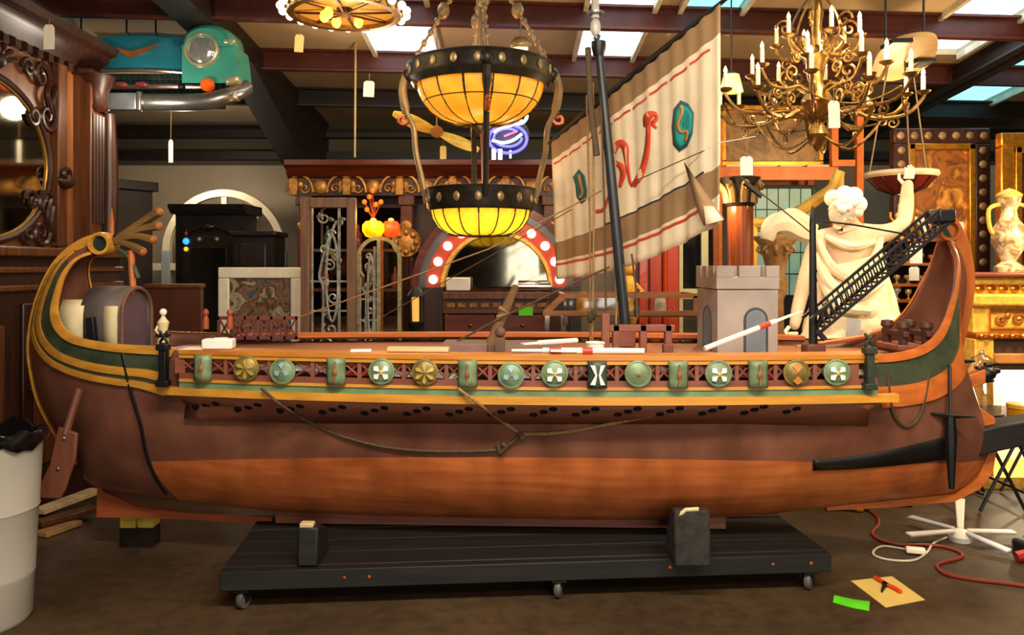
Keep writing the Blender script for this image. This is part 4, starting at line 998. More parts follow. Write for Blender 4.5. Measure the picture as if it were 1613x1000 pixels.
for s_ in (-1, 1):
    rows = []
    for i in range(13):
        a = PI * 1.0 * i / 12
        r = []
        for (yy, kk, zz) in ((.24, .86, -36), (.14, .97, -38), (.0, 1.0, -36), (-.12, .98, -34), (-.15, .86, -32)):
            r.append(C(s_ * (124 + kk * 40 * -math.cos(a)), yy, zz - kk * 33 * math.sin(a) ** .8))
        rows.append(r)
    f = MB().grid(rows if s_ > 0 else rows[::-1]); 
    side = [[C(s_ * (164 + q), y, z) for y in (.24, .14, .0, -.12)] for z, q in ((-36, 0), (-15, 3), (5, 5), (24, 4))]
    f.grid(side if s_ < 0 else side[::-1]); 
    inner = [[C(s_ * 84, y, z) for y in (.3, .0, -.1)] for z in (-36, -5, 6)]; f.grid(inner)
    front_ = [[C(s_ * x, -.12, z) for x in (84, 105, 145, 164 + q)] for z, q in ((-36, 0), (-15, 3), (5, 5), (24, 4))]; f.grid(front_)
    f.add([C(s_ * 124, -.135, -32)] + [C(s_ * (124 + .9 * 40 * -math.cos(PI * i / 12)), -.135, -32 - .9 * 33 * math.sin(PI * i / 12) ** .8) for i in range(13)], [(0, i + 1, i + 2) if s_ > 0 else (0, i + 2, i + 1) for i in range(12)])
    fend = f.build('fender', teal_l2, car)
    hc = C(s_ * 115, -.13, -27); R = Matrix.Rotation(PI / 2 - .05, 3, 'X')
    MB().lathe([(0, .035), (.06, .03), (.10, .012), (.115, 0)], hc, 24, R).build('headlight_lens', mat('lens', '#a8aca8', .12, .6, var=.15, scale=30), fend)
    MB().lathe([(.112, 0), (.118, .02), (.135, .015), (.142, -.02), (.125, -.03)], hc, 28, R).build('headlight_ring', mat('cream_chrome', '#cfc09a', .25, .6), fend)
    MB().box(C(s_ * 158, -.13, -40), (.09, .03, .035)).build('fender_trim', mat('cream_chrome', '#cfc09a'), fend, bevel=.008)
    MB().lathe([(0, .05), (.03, .045), (.05, .02), (.055, 0), (.05, -.03)], C(s_ * 124, -.13, 27), 18, R).build('indicator', glow('indicator_orange', '#d8520e', .35), fend)
    MB().box(C(s_ * 163, -.1, 20), (.10, .12, .05), Matrix.Rotation(-s_ * .25, 3, 'Y')).build('bumper_wing', mat('cream_chrome', '#cfc09a'), fend, bevel=.015); MB().box(C(s_ * 162, -.1, 45), (.08, .12, .06), Matrix.Rotation(-s_ * .1, 3, 'Y')).build('bumper_guard', mat('cream_chrome', '#cfc09a'), fend, bevel=.015)
b = MB()
for s_ in (-1, 1): b.prism([C(0, -.065, -27), C(s_ * 30, -.06, -35), C(s_ * 44, -.05, -39), C(s_ * 28, -.06, -30), C(0, -.065, -18)], (0, -.015, 0))
b.build('hood_emblem', mat('emblem_v', '#b8622a', .3, .5), car)
b = MB().tube([C(x, -.03 + .10 * (x / 128) ** 2 - .02, 1 + 6 * (x / 128) ** 2) for x in range(-128, 129, 16)], .014, 8); b.build('chrome_strip', mat('warm_chrome', '#a8968a', .25, .8), car)
b = MB().grid([[C(x, .05, z) for x in (-140, -70, 0, 70, 140)] for z in (2, 30, 58)]); b.build('grille_back', mat('grille_dark', '#23302f', .5), car)
gr = MB()
for k in range(29): gr.bar(C(-135 + k * 9.6, .03, 6), C(-135 + k * 9.6, .03, 52), .006, .008)
for z in (12, 20, 36, 44): gr.bar(C(-135, .025, z), C(135, .025, z), .008, .006)
o = gr.build('grille_mesh', mat('grille_grey', '#56605c', .35, .6), car); o['kind'] = 'stuff'
b = MB().tube([C(-118, -.04, 27), C(-60, -.06, 27), C(0, -.065, 28), C(60, -.06, 27), C(118, -.04, 27)], .022, 8); gb2 = b.build('grille_bar', mat('warm_chrome', '#a8968a'), car)
for x in (-14, 18): MB().ball(C(x, -.085, 25), .035, 10, 6, (1.6, .5, .7)).build('bar_ornament', mat('accent_red', '#8a3a36', .3), gb2)
MB().ball(C(80, -.075, 28), .03, 10, 6).build('bar_stud', black, gb2); MB().ball(C(-80, -.075, 28), .03, 10, 6).build('bar_stud', black, gb2)
bp_ = smoothpath([C(-168, .1, 22), C(-158, -.1, 42), C(-120, -.17, 55), (C(-45, -.2, 57)), C(45, -.2, 57), C(120, -.17, 55), C(158, -.1, 42), C(168, .1, 22)], 5)
MB().tube(bp_, .068, 12).build('bumper', mat('dull_chrome', '#8f8c86', .28, .85, var=.2), car)
MB().box(C(4, -.275, 58), (.24, .02, .13)).build('number_plate', silver, car, bevel=.012)
for x in (-24, 32): MB().box(C(x, -.27, 58), (.035, .05, .15)).build('plate_guard', mat('dull_chrome', '#8f8c86'), car, bevel=.01)
for x in (115, -40, 8, -115):
    p = C(x, .3, -58 if abs(x) < 100 else -62); b = MB(); cord_to_roof(b, p, .008); b.build('hanging_chain', iron, car)
price_tag(77, 58, 17, 39, 5.25, 'cream price tag hanging against the carved cabinet cornice', card)
price_tag(269, 238, 7, 36, 6.3, 'narrow white price tag hanging below the turquoise car front', white, 0, 50)
# --- wooden propeller
pc = P(688, 208, 7.0); pr_ = thing('wooden_propeller', 'varnished yellow wooden propeller hung diagonally behind the chandelier', 'propeller', pc - Vector((0, 0, .2)))
ax = (P(757, 242, 7.2) - P(620, 183, 6.9)).normalized(); up_ = Vector((-ax.z, 0, ax.x)); L_ = .40
for s_ in (-1, 1):
    rows = []
    for i in range(11):
        t = i / 10; w_ = (.035 + .03 * math.sin(PI * min(1, t * 1.1)) ** .8) * (1 if t < .95 else .7); tw_ = .9 - .7 * t; p = pc + ax * (s_ * t * L_)
        u2 = up_ * math.cos(tw_) + Vector((0, 1, 0)) * math.sin(tw_) * s_; n2 = ax.cross(u2)
        rows.append([p + u2 * w_ * math.cos(a) + n2 * .014 * math.sin(a) for a in [2 * PI * j / 10 for j in range(11)]])
    MB().grid(rows).build('blade', mat('varnish_yellow', '#e8c04a', .3, var=.25, kind='woodx', coat=.4), pr_)
MB().lathe([(0, .05), (.05, .045), (.055, 0), (.05, -.045), (0, -.05)], pc, 14, Matrix.Rotation(PI / 2, 3, 'X')).build('hub', mat('varnish_brown', '#b06a20', .35), pr_)
b = MB(); cord_to_roof(b, pc + Vector((0, 0, .04)), .005); b.build('hanging_wire', bronze_lt, pr_)
price_tag(698, 240, 10, 21, 7.02, 'small yellow price tag hanging under the wooden propeller', card_y, 0, 27)
# --- neon sign
nc = P(800, 212, 7.6); ns = thing('neon_sign', 'lit neon sign of blue ring and white tubes behind the chandelier', 'neon sign', nc - Vector((0, 0, .25)))
kn = 7.6 / F
def nt_(pts, r, m, name): MB().tube(smoothpath([nc + Vector((x * kn, -.04, -y * kn)) for x, y in pts], 4), r, 7).build(name, m, ns)
nb, nw, nr = glow('neon_blue', '#4a48ff', 4.), glow('neon_white', '#e6f0ff', 3.), glow('neon_red', '#ff4a5a', 2.5)
MB().lathe([(0, .01), (.2, .01), (.2, -.01), (0, -.01)], nc, 24, Matrix.Rotation(PI / 2, 3, 'X'), sy=.8).build('backing', black, ns)
nt_([(30 * math.cos(a), 8 + 22 * math.sin(a)) for a in [2 * PI * k / 16 for k in range(17)]], .014, nb, 'blue_ring')
nt_([(22 * math.cos(a), 6 + 14 * math.sin(a)) for a in [2 * PI * k / 16 for k in range(15)]], .012, nb, 'blue_ring')
nt_([(-22, -2), (-8, -10), (8, -14), (24, -18), (30, -28), (22, -32), (16, -24), (26, -18)], .015, nw, 'white_curl')
nt_([(-25, 10), (-8, 14), (8, 10), (22, 0)], .014, nw, 'white_script'); nt_([(-6, 4), (4, 0), (14, -4)], .01, nr, 'red_script')
nt_([(-22, 24), (-22, 40)], .02, nw, 'white_stroke'); nt_([(-12, 24), (-12, 40)], .02, nw, 'white_stroke'); nt_([(4, 26), (4, 38)], .01, nw, 'white_stroke')
b = MB(); cord_to_roof(b, nc + Vector((.05, 0, .15)), .005); b.build('hanging_wire', black, ns)
lamp('POINT', 'neon_light', nc + Vector((0, -.2, 0)), 3, (.35, .4, 1))
# --- white painted hook, hoist above the mast
p0 = P(938, 57, 4.66); o = thing('hoist_hook', 'grey and white pulley block hanging from the roof over the mast', 'pulley', p0)
b = MB(); b.ball(p0 + Vector((0, 0, .05)), .03, 10, 8, (1, .7, 1.8)); b.tube([p0 + Vector((0, 0, .1)), Vector((p0.x - .01, p0.y, roof(p0.y) - .02))], .022, 8); b.build('block', mat('hoist_grey', '#b9b2a6', .5, .2, var=.3), o)
MB().lathe([(.03, -.01), (.05, -.006), (.05, .006), (.03, .01)], p0 + Vector((0, 0, .13)), 14).build('collar', silver, o)
MB().tube(smoothpath([p0 + Vector((0, 0, .01)), p0 + Vector((.02, 0, 0)), p0 + Vector((.012, 0, -.015)), p0 + Vector((-.012, 0, -.01))], 4), .009, 6).build('hook', iron, o)
# --- tan oval board and red dish lamp at the right
z_ = CZ + 1.55
def HP(px, py): return P(px, py, 1.55 * F / (420 - py))
pts = smoothpath([HP(*p) for p in ((1372, 112), (1382, 84), (1408, 67), (1440, 58), (1466, 57), (1477, 66), (1474, 88), (1460, 106), (1430, 122), (1395, 128), (1372, 112))], 4)[:-1]
o = thing('oval_board', 'tan oval tabletop board hung flat beneath the roof', 'board', sum(pts, Vector()) / len(pts))
MB().prism(pts, (0, 0, .03)).build('top', mat('tan_board', '#b3915c', .5, var=.1), o, bevel=.006)
for px, py in ((1412, 66), (1450, 96)): MB().box(HP(px, py) + Vector((0, 0, -.015)), (.14, .2, .03)).build('bracket', black, o, bevel=.006)
for px, py in ((1395, 80), (1455, 70)): b = MB(); cord_to_roof(b, HP(px, py) + Vector((0, 0, .02)), .008); b.build('hanging_rod', iron, o)
dc = P(1420, 276, 6.3); o = thing('dish_lamp', 'hanging dark red glass dish lamp with pale fluted rim', 'lamp', dc - Vector((0, 0, .12)))
red_g = glow('red_dish_glass', '#5a1410', .18, hx2='#8a2418', scale=6, base='#5a1410')
fr = MB(); 
for k in range(12):
    a = 2 * PI * k / 12; fr.tube([dc + Vector((.25 * math.cos(a), .25 * math.sin(a), -.01)), dc + Vector((.17 * math.cos(a), .17 * math.sin(a), -.10)), dc + Vector((.05 * math.cos(a), .05 * math.sin(a), -.15))], .006, 5)
fr = fr.build('dish_leading', bronze, o); q = None
for k in range(12):
    if q is None: q = MB().lathe([(.245, -.012), (.17, -.098), (.05, -.148)], dc, 3, None, .03, 2 * PI / 12 - .03).build('glass_pane', red_g, fr)
    else: q = link_copy(q, fr); 
    m_ = Matrix.Translation(dc - worg(fr)) @ Matrix.Rotation(2 * PI * k / 12, 4, 'Z') @ Matrix.Translation(worg(fr) - dc); q.matrix_local = m_
MB().lathe([(.235, -.01), (.25, -.02), (.268, .0), (.26, .025), (.24, .02), (.235, -.01)], dc, 30).build('rim', mat('rim_cream', '#e3c8a0', .5, bump=.2), o)
for a in (.3, 2.4, 4.5): MB().tube([dc + Vector((.24 * math.cos(a), .24 * math.sin(a), .02)), dc + Vector((.10 * math.cos(a), .10 * math.sin(a), z_ - .006 - dc.z))], .007, 6).build('hanging_chain', bronze_lt, o)
# small hanging conduit / wires
b = MB().tube([P(559, 248, 7.6), P(560, 90, 7.6)], .010, 6); b.tube([P(560, 90, 7.6), Vector((P(560, 90, 7.6).x, 7.6, roof(7.6) - .01))], .010, 6); tag(b.build('drop_wire', mat('drop_wire', '#a08a5c', .5)), 'pale drop wire hanging from the roof to the back bar cornice', 'wire')

# ------------------------------------------------------------------ furniture and stock around the ship
def K(d): return d / F
ORD = ['first', 'second', 'third', 'fourth', 'fifth', 'sixth', 'seventh']
# --- carved mirror cabinet along the left
FX, Y0c, Y1c = -3.2, 4.2, 6.28
cb_ = thing('carved_mirror_cabinet', 'tall dark carved wood back bar with oval mirror at far left', 'cabinet', (-3.45, 5.3, 0))
MB().span(-3.62, FX, Y0c, Y1c, 1.72, 3.08).build('upper_case', mat('cab_panel', '#7a4a24', .42, var=.35, kind='woodz', scale=7), cb_, bevel=.006)
low = MB().span(-3.62, -2.98, Y0c, Y1c, .0, 1.68).build('lower_case', wood_dark, cb_, bevel=.008)
MB().span(-3.62, -2.9, Y0c, Y1c + .03, 1.66, 1.72).build('ledge', wood_cab, cb_, bevel=.012)
for z in (1.45, 1.56): MB().span(-2.98, -2.95, Y0c, Y1c, z, z + .04).build('moulding', wood_cab, low, bevel=.01)
for k in range(3):
    y = Y0c + .12 + k * .68; dr = MB().span(-2.98, -2.955, y, y + .56, .25, 1.38).build('door', wood_dark, low, bevel=.012); MB().span(-2.96, -2.94, y + .09, y + .47, .36, 1.26).build('raised_panel', wood_cab, dr, bevel=.02)
    MB().ball((-2.935, y + .05, .85), .016, 8, 6).build('knob', brass, dr)
cor = [(0, 3.04), (.03, 3.06), (.05, 3.11), (.10, 3.14), (.12, 3.19), (.17, 3.21), (.19, 3.26), (-.3, 3.26), (-.3, 3.04)]
MB().prism([(FX + a, Y0c - .05, z) for a, z in cor], (0, Y1c - Y0c + .1, 0)).build('cornice', wood_dark, cb_)
for k in range(16): MB().span(FX, FX + .05, Y0c + .04 + k * .125, Y0c + .10 + k * .125, 3.0, 3.05).build('dentil', wood_dark, cb_)
# pilaster with turned shaft and capital at the far end
pil = MB().span(FX - .02, FX + .13, 6.02, 6.22, 1.72, 3.05).build('pilaster', wood_cab, cb_, bevel=.01)
for k in range(4): MB().tube([(FX + .135, 6.05 + k * .045, 1.92), (FX + .135, 6.05 + k * .045, 2.72)], .014, 6).build('reed', wood_dark, pil)
MB().tube([(FX + .15, 6.24, 1.8), (FX + .16, 6.24, 2.2), (FX + .15, 6.24, 2.75)], [.06, .065, .05], 12).build('turned_shaft', wood_dark, pil)
MB().lathe([(.06, 0), (.09, .03), (.075, .06), (.085, .16), (.12, .24), (.13, .27)], (FX + .12, 6.12, 2.74), 14).build('capital', wood_dark, pil)
MB().lathe([(.12, 0), (.13, .05), (.09, .08), (.08, .12)], (FX + .1, 6.12, 1.72), 14).build('plinth', wood_dark, pil)
MB().span(FX, FX + .06, 5.72, 5.84, 1.74, 3.02).build('inner_stile', wood_cab, cb_, bevel=.01)
b = MB(); b.ball((FX + .08, 5.78, 2.2), .07, 10, 8, (.6, 1.3, .8)); b.tube(scroll((FX + .1, 5.74, 2.24), .05, 1.2, 0, 14, (0, 1, 0)), .018, 6); b.build('carved_boss', wood_dark, cb_)
# oval mirror
my, mz, ma, mb2 = 4.98, 2.27, .67, .50
def ov(s_, x, n=44): return [Vector((x, my + ma * s_ * math.cos(2 * PI * k / n), mz + mb2 * s_ * math.sin(2 * PI * k / n))) for k in range(n)]
MB().tube(ov(1.035, FX + .02), .024, 8, True).build('oval_frame', wood_dark, cb_); MB().tube(ov(.985, FX + .02), .008, 6, True).build('gilt_slip', mat('slip_gold', '#b0863c', .35, .6), cb_)
MB().add(ov(.985, FX + .016), [tuple(range(44))]).build('mirror', mat('old_mirror', '#b9b49a', .06, 1., var=.08, scale=3), cb_)
for yy, zz, s_ in ((5.55, 2.88, 1), (5.55, 1.83, -1), (4.45, 2.9, 1), (5.62, 2.62, -1), (5.6, 2.02, 1)):
    b = MB(); b.tube(scroll((FX + .035, yy, zz), .10, 1.4, 0, 18, (0, 1, 0), flip=s_), [.022 - .0007 * k for k in range(19)], 6); b.tube(scroll((FX + .03, yy - .15, zz + .02 * s_), .07, 1.3, PI, 16, (0, 1, 0), flip=-s_), .016, 6)
    b.tube(smoothpath([(FX + .03, yy + .1, zz), (FX + .05, yy + .04, zz - .12 * s_), (FX + .03, yy + .13, zz - .25 * s_)], 4), [.02] * 8 + [.006], 6); b.build('carved_scroll', wood_dark, cb_)
b = MB()
for k in range(7): a = PI / 2 + (k - 3) * .42; b.tube(smoothpath([(FX + .04, 5.02, 2.86), (FX + .07, 5.02 + .1 * math.cos(a), 2.86 + .07 * math.sin(a)), (FX + .05, 5.02 + .24 * math.cos(a), 2.88 + .12 * math.sin(a))], 4), [.02] * 8 + [.005], 6)
b.ball((FX + .06, 5.02, 2.86), .06, 10, 8); b.build('carved_crest', wood_dark, cb_)
# --- corner cabinet in the back left
R45 = Matrix.Rotation(-.6, 3, 'Z'); c = P(190, 420, 8.0)
def RB(o_, R, c, x0, x1, y0, y1, z0, z1, name, m, bv=.006): return MB().box(Vector((c.x, c.y, 0)) + R @ Vector(((x0 + x1) / 2, (y0 + y1) / 2, (z0 + z1) / 2)), (x1 - x0, y1 - y0, z1 - z0), R).build(name, m, o_, bevel=bv)
o = thing('corner_vitrine', 'tall dark glazed corner vitrine in the back left behind the ship stern', 'cabinet', (c.x, c.y, 0))
RB(o, R45, c, -.22, .22, -.2, .2, 0, 2.33, 'carcass', wood_ebon); RB(o, R45, c, -.26, .26, -.24, .24, 2.33, 2.42, 'cornice', wood_ebon); d_ = RB(o, R45, c, -.2, .2, -.225, -.2, .3, 2.28, 'door', wood_cab)
RB(o, R45, c, -.14, .14, -.232, -.225, .4, 2.2, 'pane', glass('dark_pane', '#6d5a44', .7), bv=0)
# --- arched white window frame leaning on the back wall
dW = 9.4; k9 = K(dW); cW = P(352, 395, dW); cream_p = mat('cream_paint', '#cbbd9c', .55, var=.1); grey_p = mat('greygreen_paint', '#8c948c', .55, var=.15)
o = thing('arched_window_frame', 'cream painted half round window frame with grey posts leaning at the back wall', 'window frame', (cW.x, dW, 0))
MB().arc((cW.x, cW.z), .62, .70, 0.0, PI, dW, dW + .08).build('arch', cream_p, o)
for a in (PI / 2, PI / 2 - .75, PI / 2 + .75): MB().bar((cW.x + .1 * math.cos(a), dW + .04, cW.z + .1 * math.sin(a)), (cW.x + .63 * math.cos(a), dW + .04, cW.z + .63 * math.sin(a)), .06 if a == PI / 2 else .05, .05, (0, 1, 0)).build('glazing_bar', cream_p, o)
for x in (cW.x - .66, cW.x + .66): MB().span(x - .05, x + .05, dW, dW + .08, 0, cW.z + .0).build('post', grey_p, o, bevel=.005)
MB().span(cW.x - .86, cW.x + .66, dW + .01, dW + .07, cW.z - .22, cW.z - .14).build('transom', cream_p, o)
# --- dark armoire
dA = 8.5; x0, x1 = P(272, 0, dA).x, P(388, 0, dA).x; zt_ = P(0, 322, dA).z
o = thing('ebony_armoire', 'dark carved armoire with glass door standing before the arched window frame', 'armoire', ((x0 + x1) / 2, dA + .2, 0))
MB().span(x0 + .03, x1 - .03, dA, dA + .45, 0, zt_ - .1).build('carcass', wood_ebon, o); MB().prism([(x0, dA - .05, zt_ - .1), (x0 - .02, dA - .08, zt_ - .03), (x0 - .02, dA - .08, zt_), (x0, dA + .47, zt_), (x0, dA + .47, zt_ - .1)], (x1 - x0 + .02, 0, 0)).build('cornice', wood_ebon, o)
dr = MB().span(x0 + .1, x1 - .1, dA - .03, dA, .2, zt_ - .32).build('door', mat('ebony_lt', '#231a14', .3), o, bevel=.01); MB().span(x0 + .2, x1 - .2, dA - .036, dA - .03, .5, zt_ - .45).build('pane', glass('dark_pane2', '#3c4640', .55), dr)
b = MB(); b.tube([(x0 + .12, dA - .03, zt_ - .3), ((x0 + x1) / 2, dA - .03, zt_ - .2), (x1 - .12, dA - .03, zt_ - .3)], .018, 6); b.ball(((x0 + x1) / 2, dA - .04, zt_ - .23), .05, 10, 8, (1.4, .6, .7)); b.build('carved_pediment', mat('ebony_lt', '#231a14'), o)
for q in (-.09, .09): MB().ball(((x0 + x1) / 2 + q + .0, dA - .04, zt_ - .36), .028, 8, 6).build('brass_boss', bronze_lt, o)
xl, zl = P(293, 383, dA - .06).x, P(0, 383, dA - .06).z
o = thing('coloured_reflections', 'tiny blue and yellow glowing spots for lights reflected in the dark armoire door', 'reflection', (xl, dA - .06, zl - .07))  # reflections of coloured lights, put in as small glowing balls
for dz, m, r in ((.02, glow('reflection_blue', '#2f9cff', 1.6), .035), (-.06, glow('reflection_yellow', '#d8c020', 1.), .025), (.10, glow('accent_red', '#c04030', .5), .022)): MB().ball((xl, dA - .06, zl + dz), r, 8, 6).build('reflection_spot', m, o)
MB().tube([(xl, dA - .055, zl - .06), (xl, dA - .055, zl + .15)], .006, 5).build('wire', iron, o)  # added line joining the reflection spots
# --- upright piano like dark chest
dP = 8.0; x0, x1 = P(362, 0, dP).x, P(436, 0, dP).x; zt_ = P(0, 364, dP).z
o = thing('dark_sideboard', 'black tall sideboard to the right of the armoire', 'sideboard', ((x0 + x1) / 2, dP + .2, 0))
MB().span(x0 + .03, x1 - .03, dP, dP + .4, 0, zt_ - .05).build('carcass', wood_ebon, o); MB().span(x0, x1, dP - .04, dP + .42, zt_ - .05, zt_).build('top', wood_ebon, o, bevel=.012); MB().span(x0 + .1, x1 - .1, dP - .02, dP, 1.2, zt_ - .12).build('front_panel', mat('ebony_lt', '#231a14'), o, bevel=.01)
# --- white framed picture
dF = 7.2; x0, x1 = P(345, 0, dF).x, P(476, 0, dF).x; zt_, zb_ = P(0, 421, dF).z, P(0, 560, dF).z; fw = .095
o = thing('white_framed_picture', 'white framed crowd painting standing behind the stern deck rail', 'picture', ((x0 + x1) / 2, dF, zb_))
for q in ((x0, x1, zt_ - fw, zt_), (x0, x1, zb_, zb_ + fw), (x0, x0 + fw, zb_ + fw, zt_ - fw), (x1 - fw, x1, zb_ + fw, zt_ - fw)): MB().span(q[0], q[1], dF - .03, dF + .03, q[2], q[3]).build('frame_bar', mat('frame_white', '#cfc4ac', .5, var=.08), o, bevel=.01)
def paint_mat(name, cols, scale, em=0., rough=.4):
    m = bpy.data.materials.new(name); m.use_nodes = True; nt = m.node_tree; N = nt.nodes; L = nt.links; b = N['Principled BSDF']; b.inputs['Roughness'].default_value = rough
    tc = N.new('ShaderNodeTexCoord'); nz = N.new('ShaderNodeTexNoise'); nz.inputs['Scale'].default_value = scale; nz.inputs['Detail'].default_value = 7; nz.inputs['Distortion'].default_value = 1.2
    cr = N.new('ShaderNodeValToRGB'); e = cr.color_ramp.elements
    while len(e) < len(cols): e.new(.5)
    for i, c in enumerate(cols): e[i].position = .3 + .42 * i / (len(cols) - 1); e[i].color = lin(c)
    L.new(tc.outputs['Object'], nz.inputs[0]); L.new(nz.outputs[0], cr.inputs[0]); L.new(cr.outputs[0], b.inputs['Base Color']); return m
MB().span(x0 + fw, x1 - fw, dF - .005, dF + .02, zb_ + fw, zt_ - fw).build('canvas', paint_mat('crowd_paint', ['#1a1612', '#3c4a4c', '#7d5636', '#2c2018', '#9a8a64', '#40626a'], 7), o, smooth=False)
struct_st = MB().span((x0 + x1) / 2 - .4, (x0 + x1) / 2 + .4, dF - .12, dF + .25, 0, zb_ - .002).build('picture_plinth', wood_dark, bevel=.01); tag(struct_st, 'dark plinth under the white framed picture, mostly hidden by the ship', 'plinth')
# --- brown panel (headboard) left of it
dH = 6.6; x0, x1 = P(228, 0, dH).x, P(318, 0, dH).x; zt_ = P(0, 447, dH).z
o = thing('brown_headboard', 'plain brown wooden headboard standing behind the stern cabin', 'headboard', ((x0 + x1) / 2, dH, 0))
MB().span(x0, x1, dH, dH + .05, .0, zt_ - .03).build('board', mat('headboard_brown', '#4a2416', .4, var=.2, kind='woodz'), o, bevel=.006); MB().span(x0 - .01, x1 + .01, dH - .015, dH + .06, zt_ - .035, zt_).build('top_rail', wood_cab, o, bevel=.008)
# --- wrought iron gate panel in a wood frame
dG = 6.5; x0, x1 = P(473, 0, dG).x, P(560, 0, dG).x; zt_ = P(0, 311, dG).z
fr_m = mat('gate_frame', '#6a4a34', .5, var=.35, kind='woodz'); irn = mat('wrought_iron', '#98968c', .4, .4, var=.4, scale=20)
def iron_scrolls(o, xa, xb, za, zb2, y, seed):
    rnd = random.Random(seed); w_ = xb - xa
    MB().tube(smoothpath([(xa + w_ * .3, y, za), (xa + w_ * .36, y, za + .5), (xa + w_ * .25, y, za + (zb2 - za) * .55), (xa + w_ * .5, y, zb2 - .25), (xa + w_ * .72, y, zb2 - .1)], 5), .011, 6).build('iron_stem', irn, o)
    MB().tube([(xa + w_ * .78, y, za), (xa + w_ * .78, y, zb2)], .013, 6).build('iron_bar', irn, o)
    MB().tube([(xa + w_ * .06, y, za), (xa + w_ * .06, y, zb2)], .010, 6).build('iron_bar', irn, o)
    for z in (za + .5 * (zb2 - za), za + .3 * (zb2 - za)): MB().tube([(xa, y, z), (xb, y, z)], .008, 6).build('iron_bar', irn, o)
    MB().tube([Vector((xa + w_ * .6 + w_ * .16 * math.cos(a), y - .01, zb2 - (zb2 - za) * .48 + .34 * math.sin(a))) for a in [2 * PI * k / 20 for k in range(20)]], .011, 6, True).build('iron_loop', irn, o)
    for k in range(9):
        z = zb2 - .08 - k * (zb2 - za - .16) / 8; x = xa + w_ * rnd.uniform(.25, .75)
        MB().tube(scroll((x, y, z), w_ * rnd.uniform(.12, .22), 1.3, rnd.uniform(0, 6), 16, flip=rnd.choice((-1, 1))), .008, 5).build('iron_scroll', irn, o)
    for k in range(10):
        c_ = Vector((xa + w_ * rnd.uniform(.1, .9), y - .012, rnd.uniform(za + (zb2 - za) * .6, zb2 - .05))); b = MB(); b.ball(c_, .017, 7, 5, (1, .3, 1.8), Matrix.Rotation(rnd.uniform(0, 3), 3, 'Y')); b.build('iron_leaf', mat('iron_leaf', '#6c6448', .4, .5), o)
o = thing('iron_gate_panel', 'tall wood framed wrought iron scroll gate panel left of the orange lamp', 'gate', ((x0 + x1) / 2, dG, 0))
for q in ((x0, x0 + .07, 0, zt_), (x1 - .07, x1, 0, zt_), (x0 + .07, x1 - .07, zt_ - .08, zt_), (x0 + .07, x1 - .07, 0, .1)): MB().span(q[0], q[1], dG, dG + .06, q[2], q[3]).build('frame_bar', fr_m, o, bevel=.006)
iron_scrolls(o, x0 + .07, x1 - .07, .9, zt_ - .08, dG + .03, 3)
# --- arched iron panel
dG2 = 6.75; x0, x1 = P(561, 0, dG2).x, P(632, 0, dG2).x; xm = (x0 + x1) / 2; rr_ = (x1 - x0) / 2; zs = P(0, 372, dG2).z - rr_
o = thing('arched_iron_panel', 'arched gilt and iron garden panel below the orange lamp', 'gate', (xm, dG2, 0))
gi = mat('gilt_iron', '#8a8258', .45, .4, var=.4, scale=20)
MB().arc((xm, zs), rr_ - .03, rr_, 0, PI, dG2, dG2 + .04).build('arch', gi, o)
for x in (x0, x1 - .03): MB().span(x, x + .03, dG2, dG2 + .04, 0, zs).build('post', gi, o)
MB().span(xm - .015, xm + .015, dG2, dG2 + .04, 0, zs + rr_ - .03).build('post', gi, o)
iron_scrolls(o, x0 + .02, xm, .9, zs + .1, dG2 + .02, 11)
b = MB().span(xm + .02, x1 - .03, dG2 + .01, dG2 + .03, .9, .99); b.build('lower_rail', copper, o)
# --- orange lamp
dL = 6.95; o = thing('orange_glass_lamp', 'glowing orange and red art glass floor lamp with copper pole', 'lamp', P(600, 420, dL) * 1 - Vector((0, 0, P(600, 420, dL).z)))
pl = P(601, 370, dL); kL = K(dL)
MB().tube([(pl.x, dL, .03), (pl.x, dL, pl.z + .1)], .018, 8).build('pole', copper, o); MB().lathe([(0, .05), (.03, .045), (.12, .02), (.15, .0), (0, 0)], (pl.x, dL, 0), 20).build('base', copper, o)
for px, r, m in ((588, 17, glow('lamp_yellow', '#ffb400', 2.6, hx2='#ff5a00', scale=9)), (616, 14, glow('lamp_red', '#f0420c', 1.1))):
    c = P(px, 358, dL - (.06 if px < 600 else 0)); q = r * kL
    sh_ = MB().lathe([(q * .3, .055), (q * .7, .05), (q, .02), (q * 1.02, -.03), (q * .7, -.075), (q * .4, -.085)], c, 20).build('shade', m, o); MB().lathe([(0, .08), (.02, .075), (q * .35, .055)], c, 12).build('cap', glow('cap_glow', '#ffb060', .8), sh_)
for px, py in ((582, 310), (592, 322), (578, 330), (600, 318), (587, 300), (574, 318)):
    MB().ball(P(px, py, dL), .022, 8, 6).build('glass_bead', glow('bead_orange', '#d86414', .7), o)
b = MB()
for px, py in ((582, 310), (592, 322), (578, 330), (600, 318), (587, 300), (574, 318)): b.tube([P(588, 345, dL), P(px, py, dL)], .005, 5)
b.build('bead_wires', copper, o)
lamp('POINT', 'orange_lamp_glow', P(590, 340, 6.7), 7, (1, .42, .1))
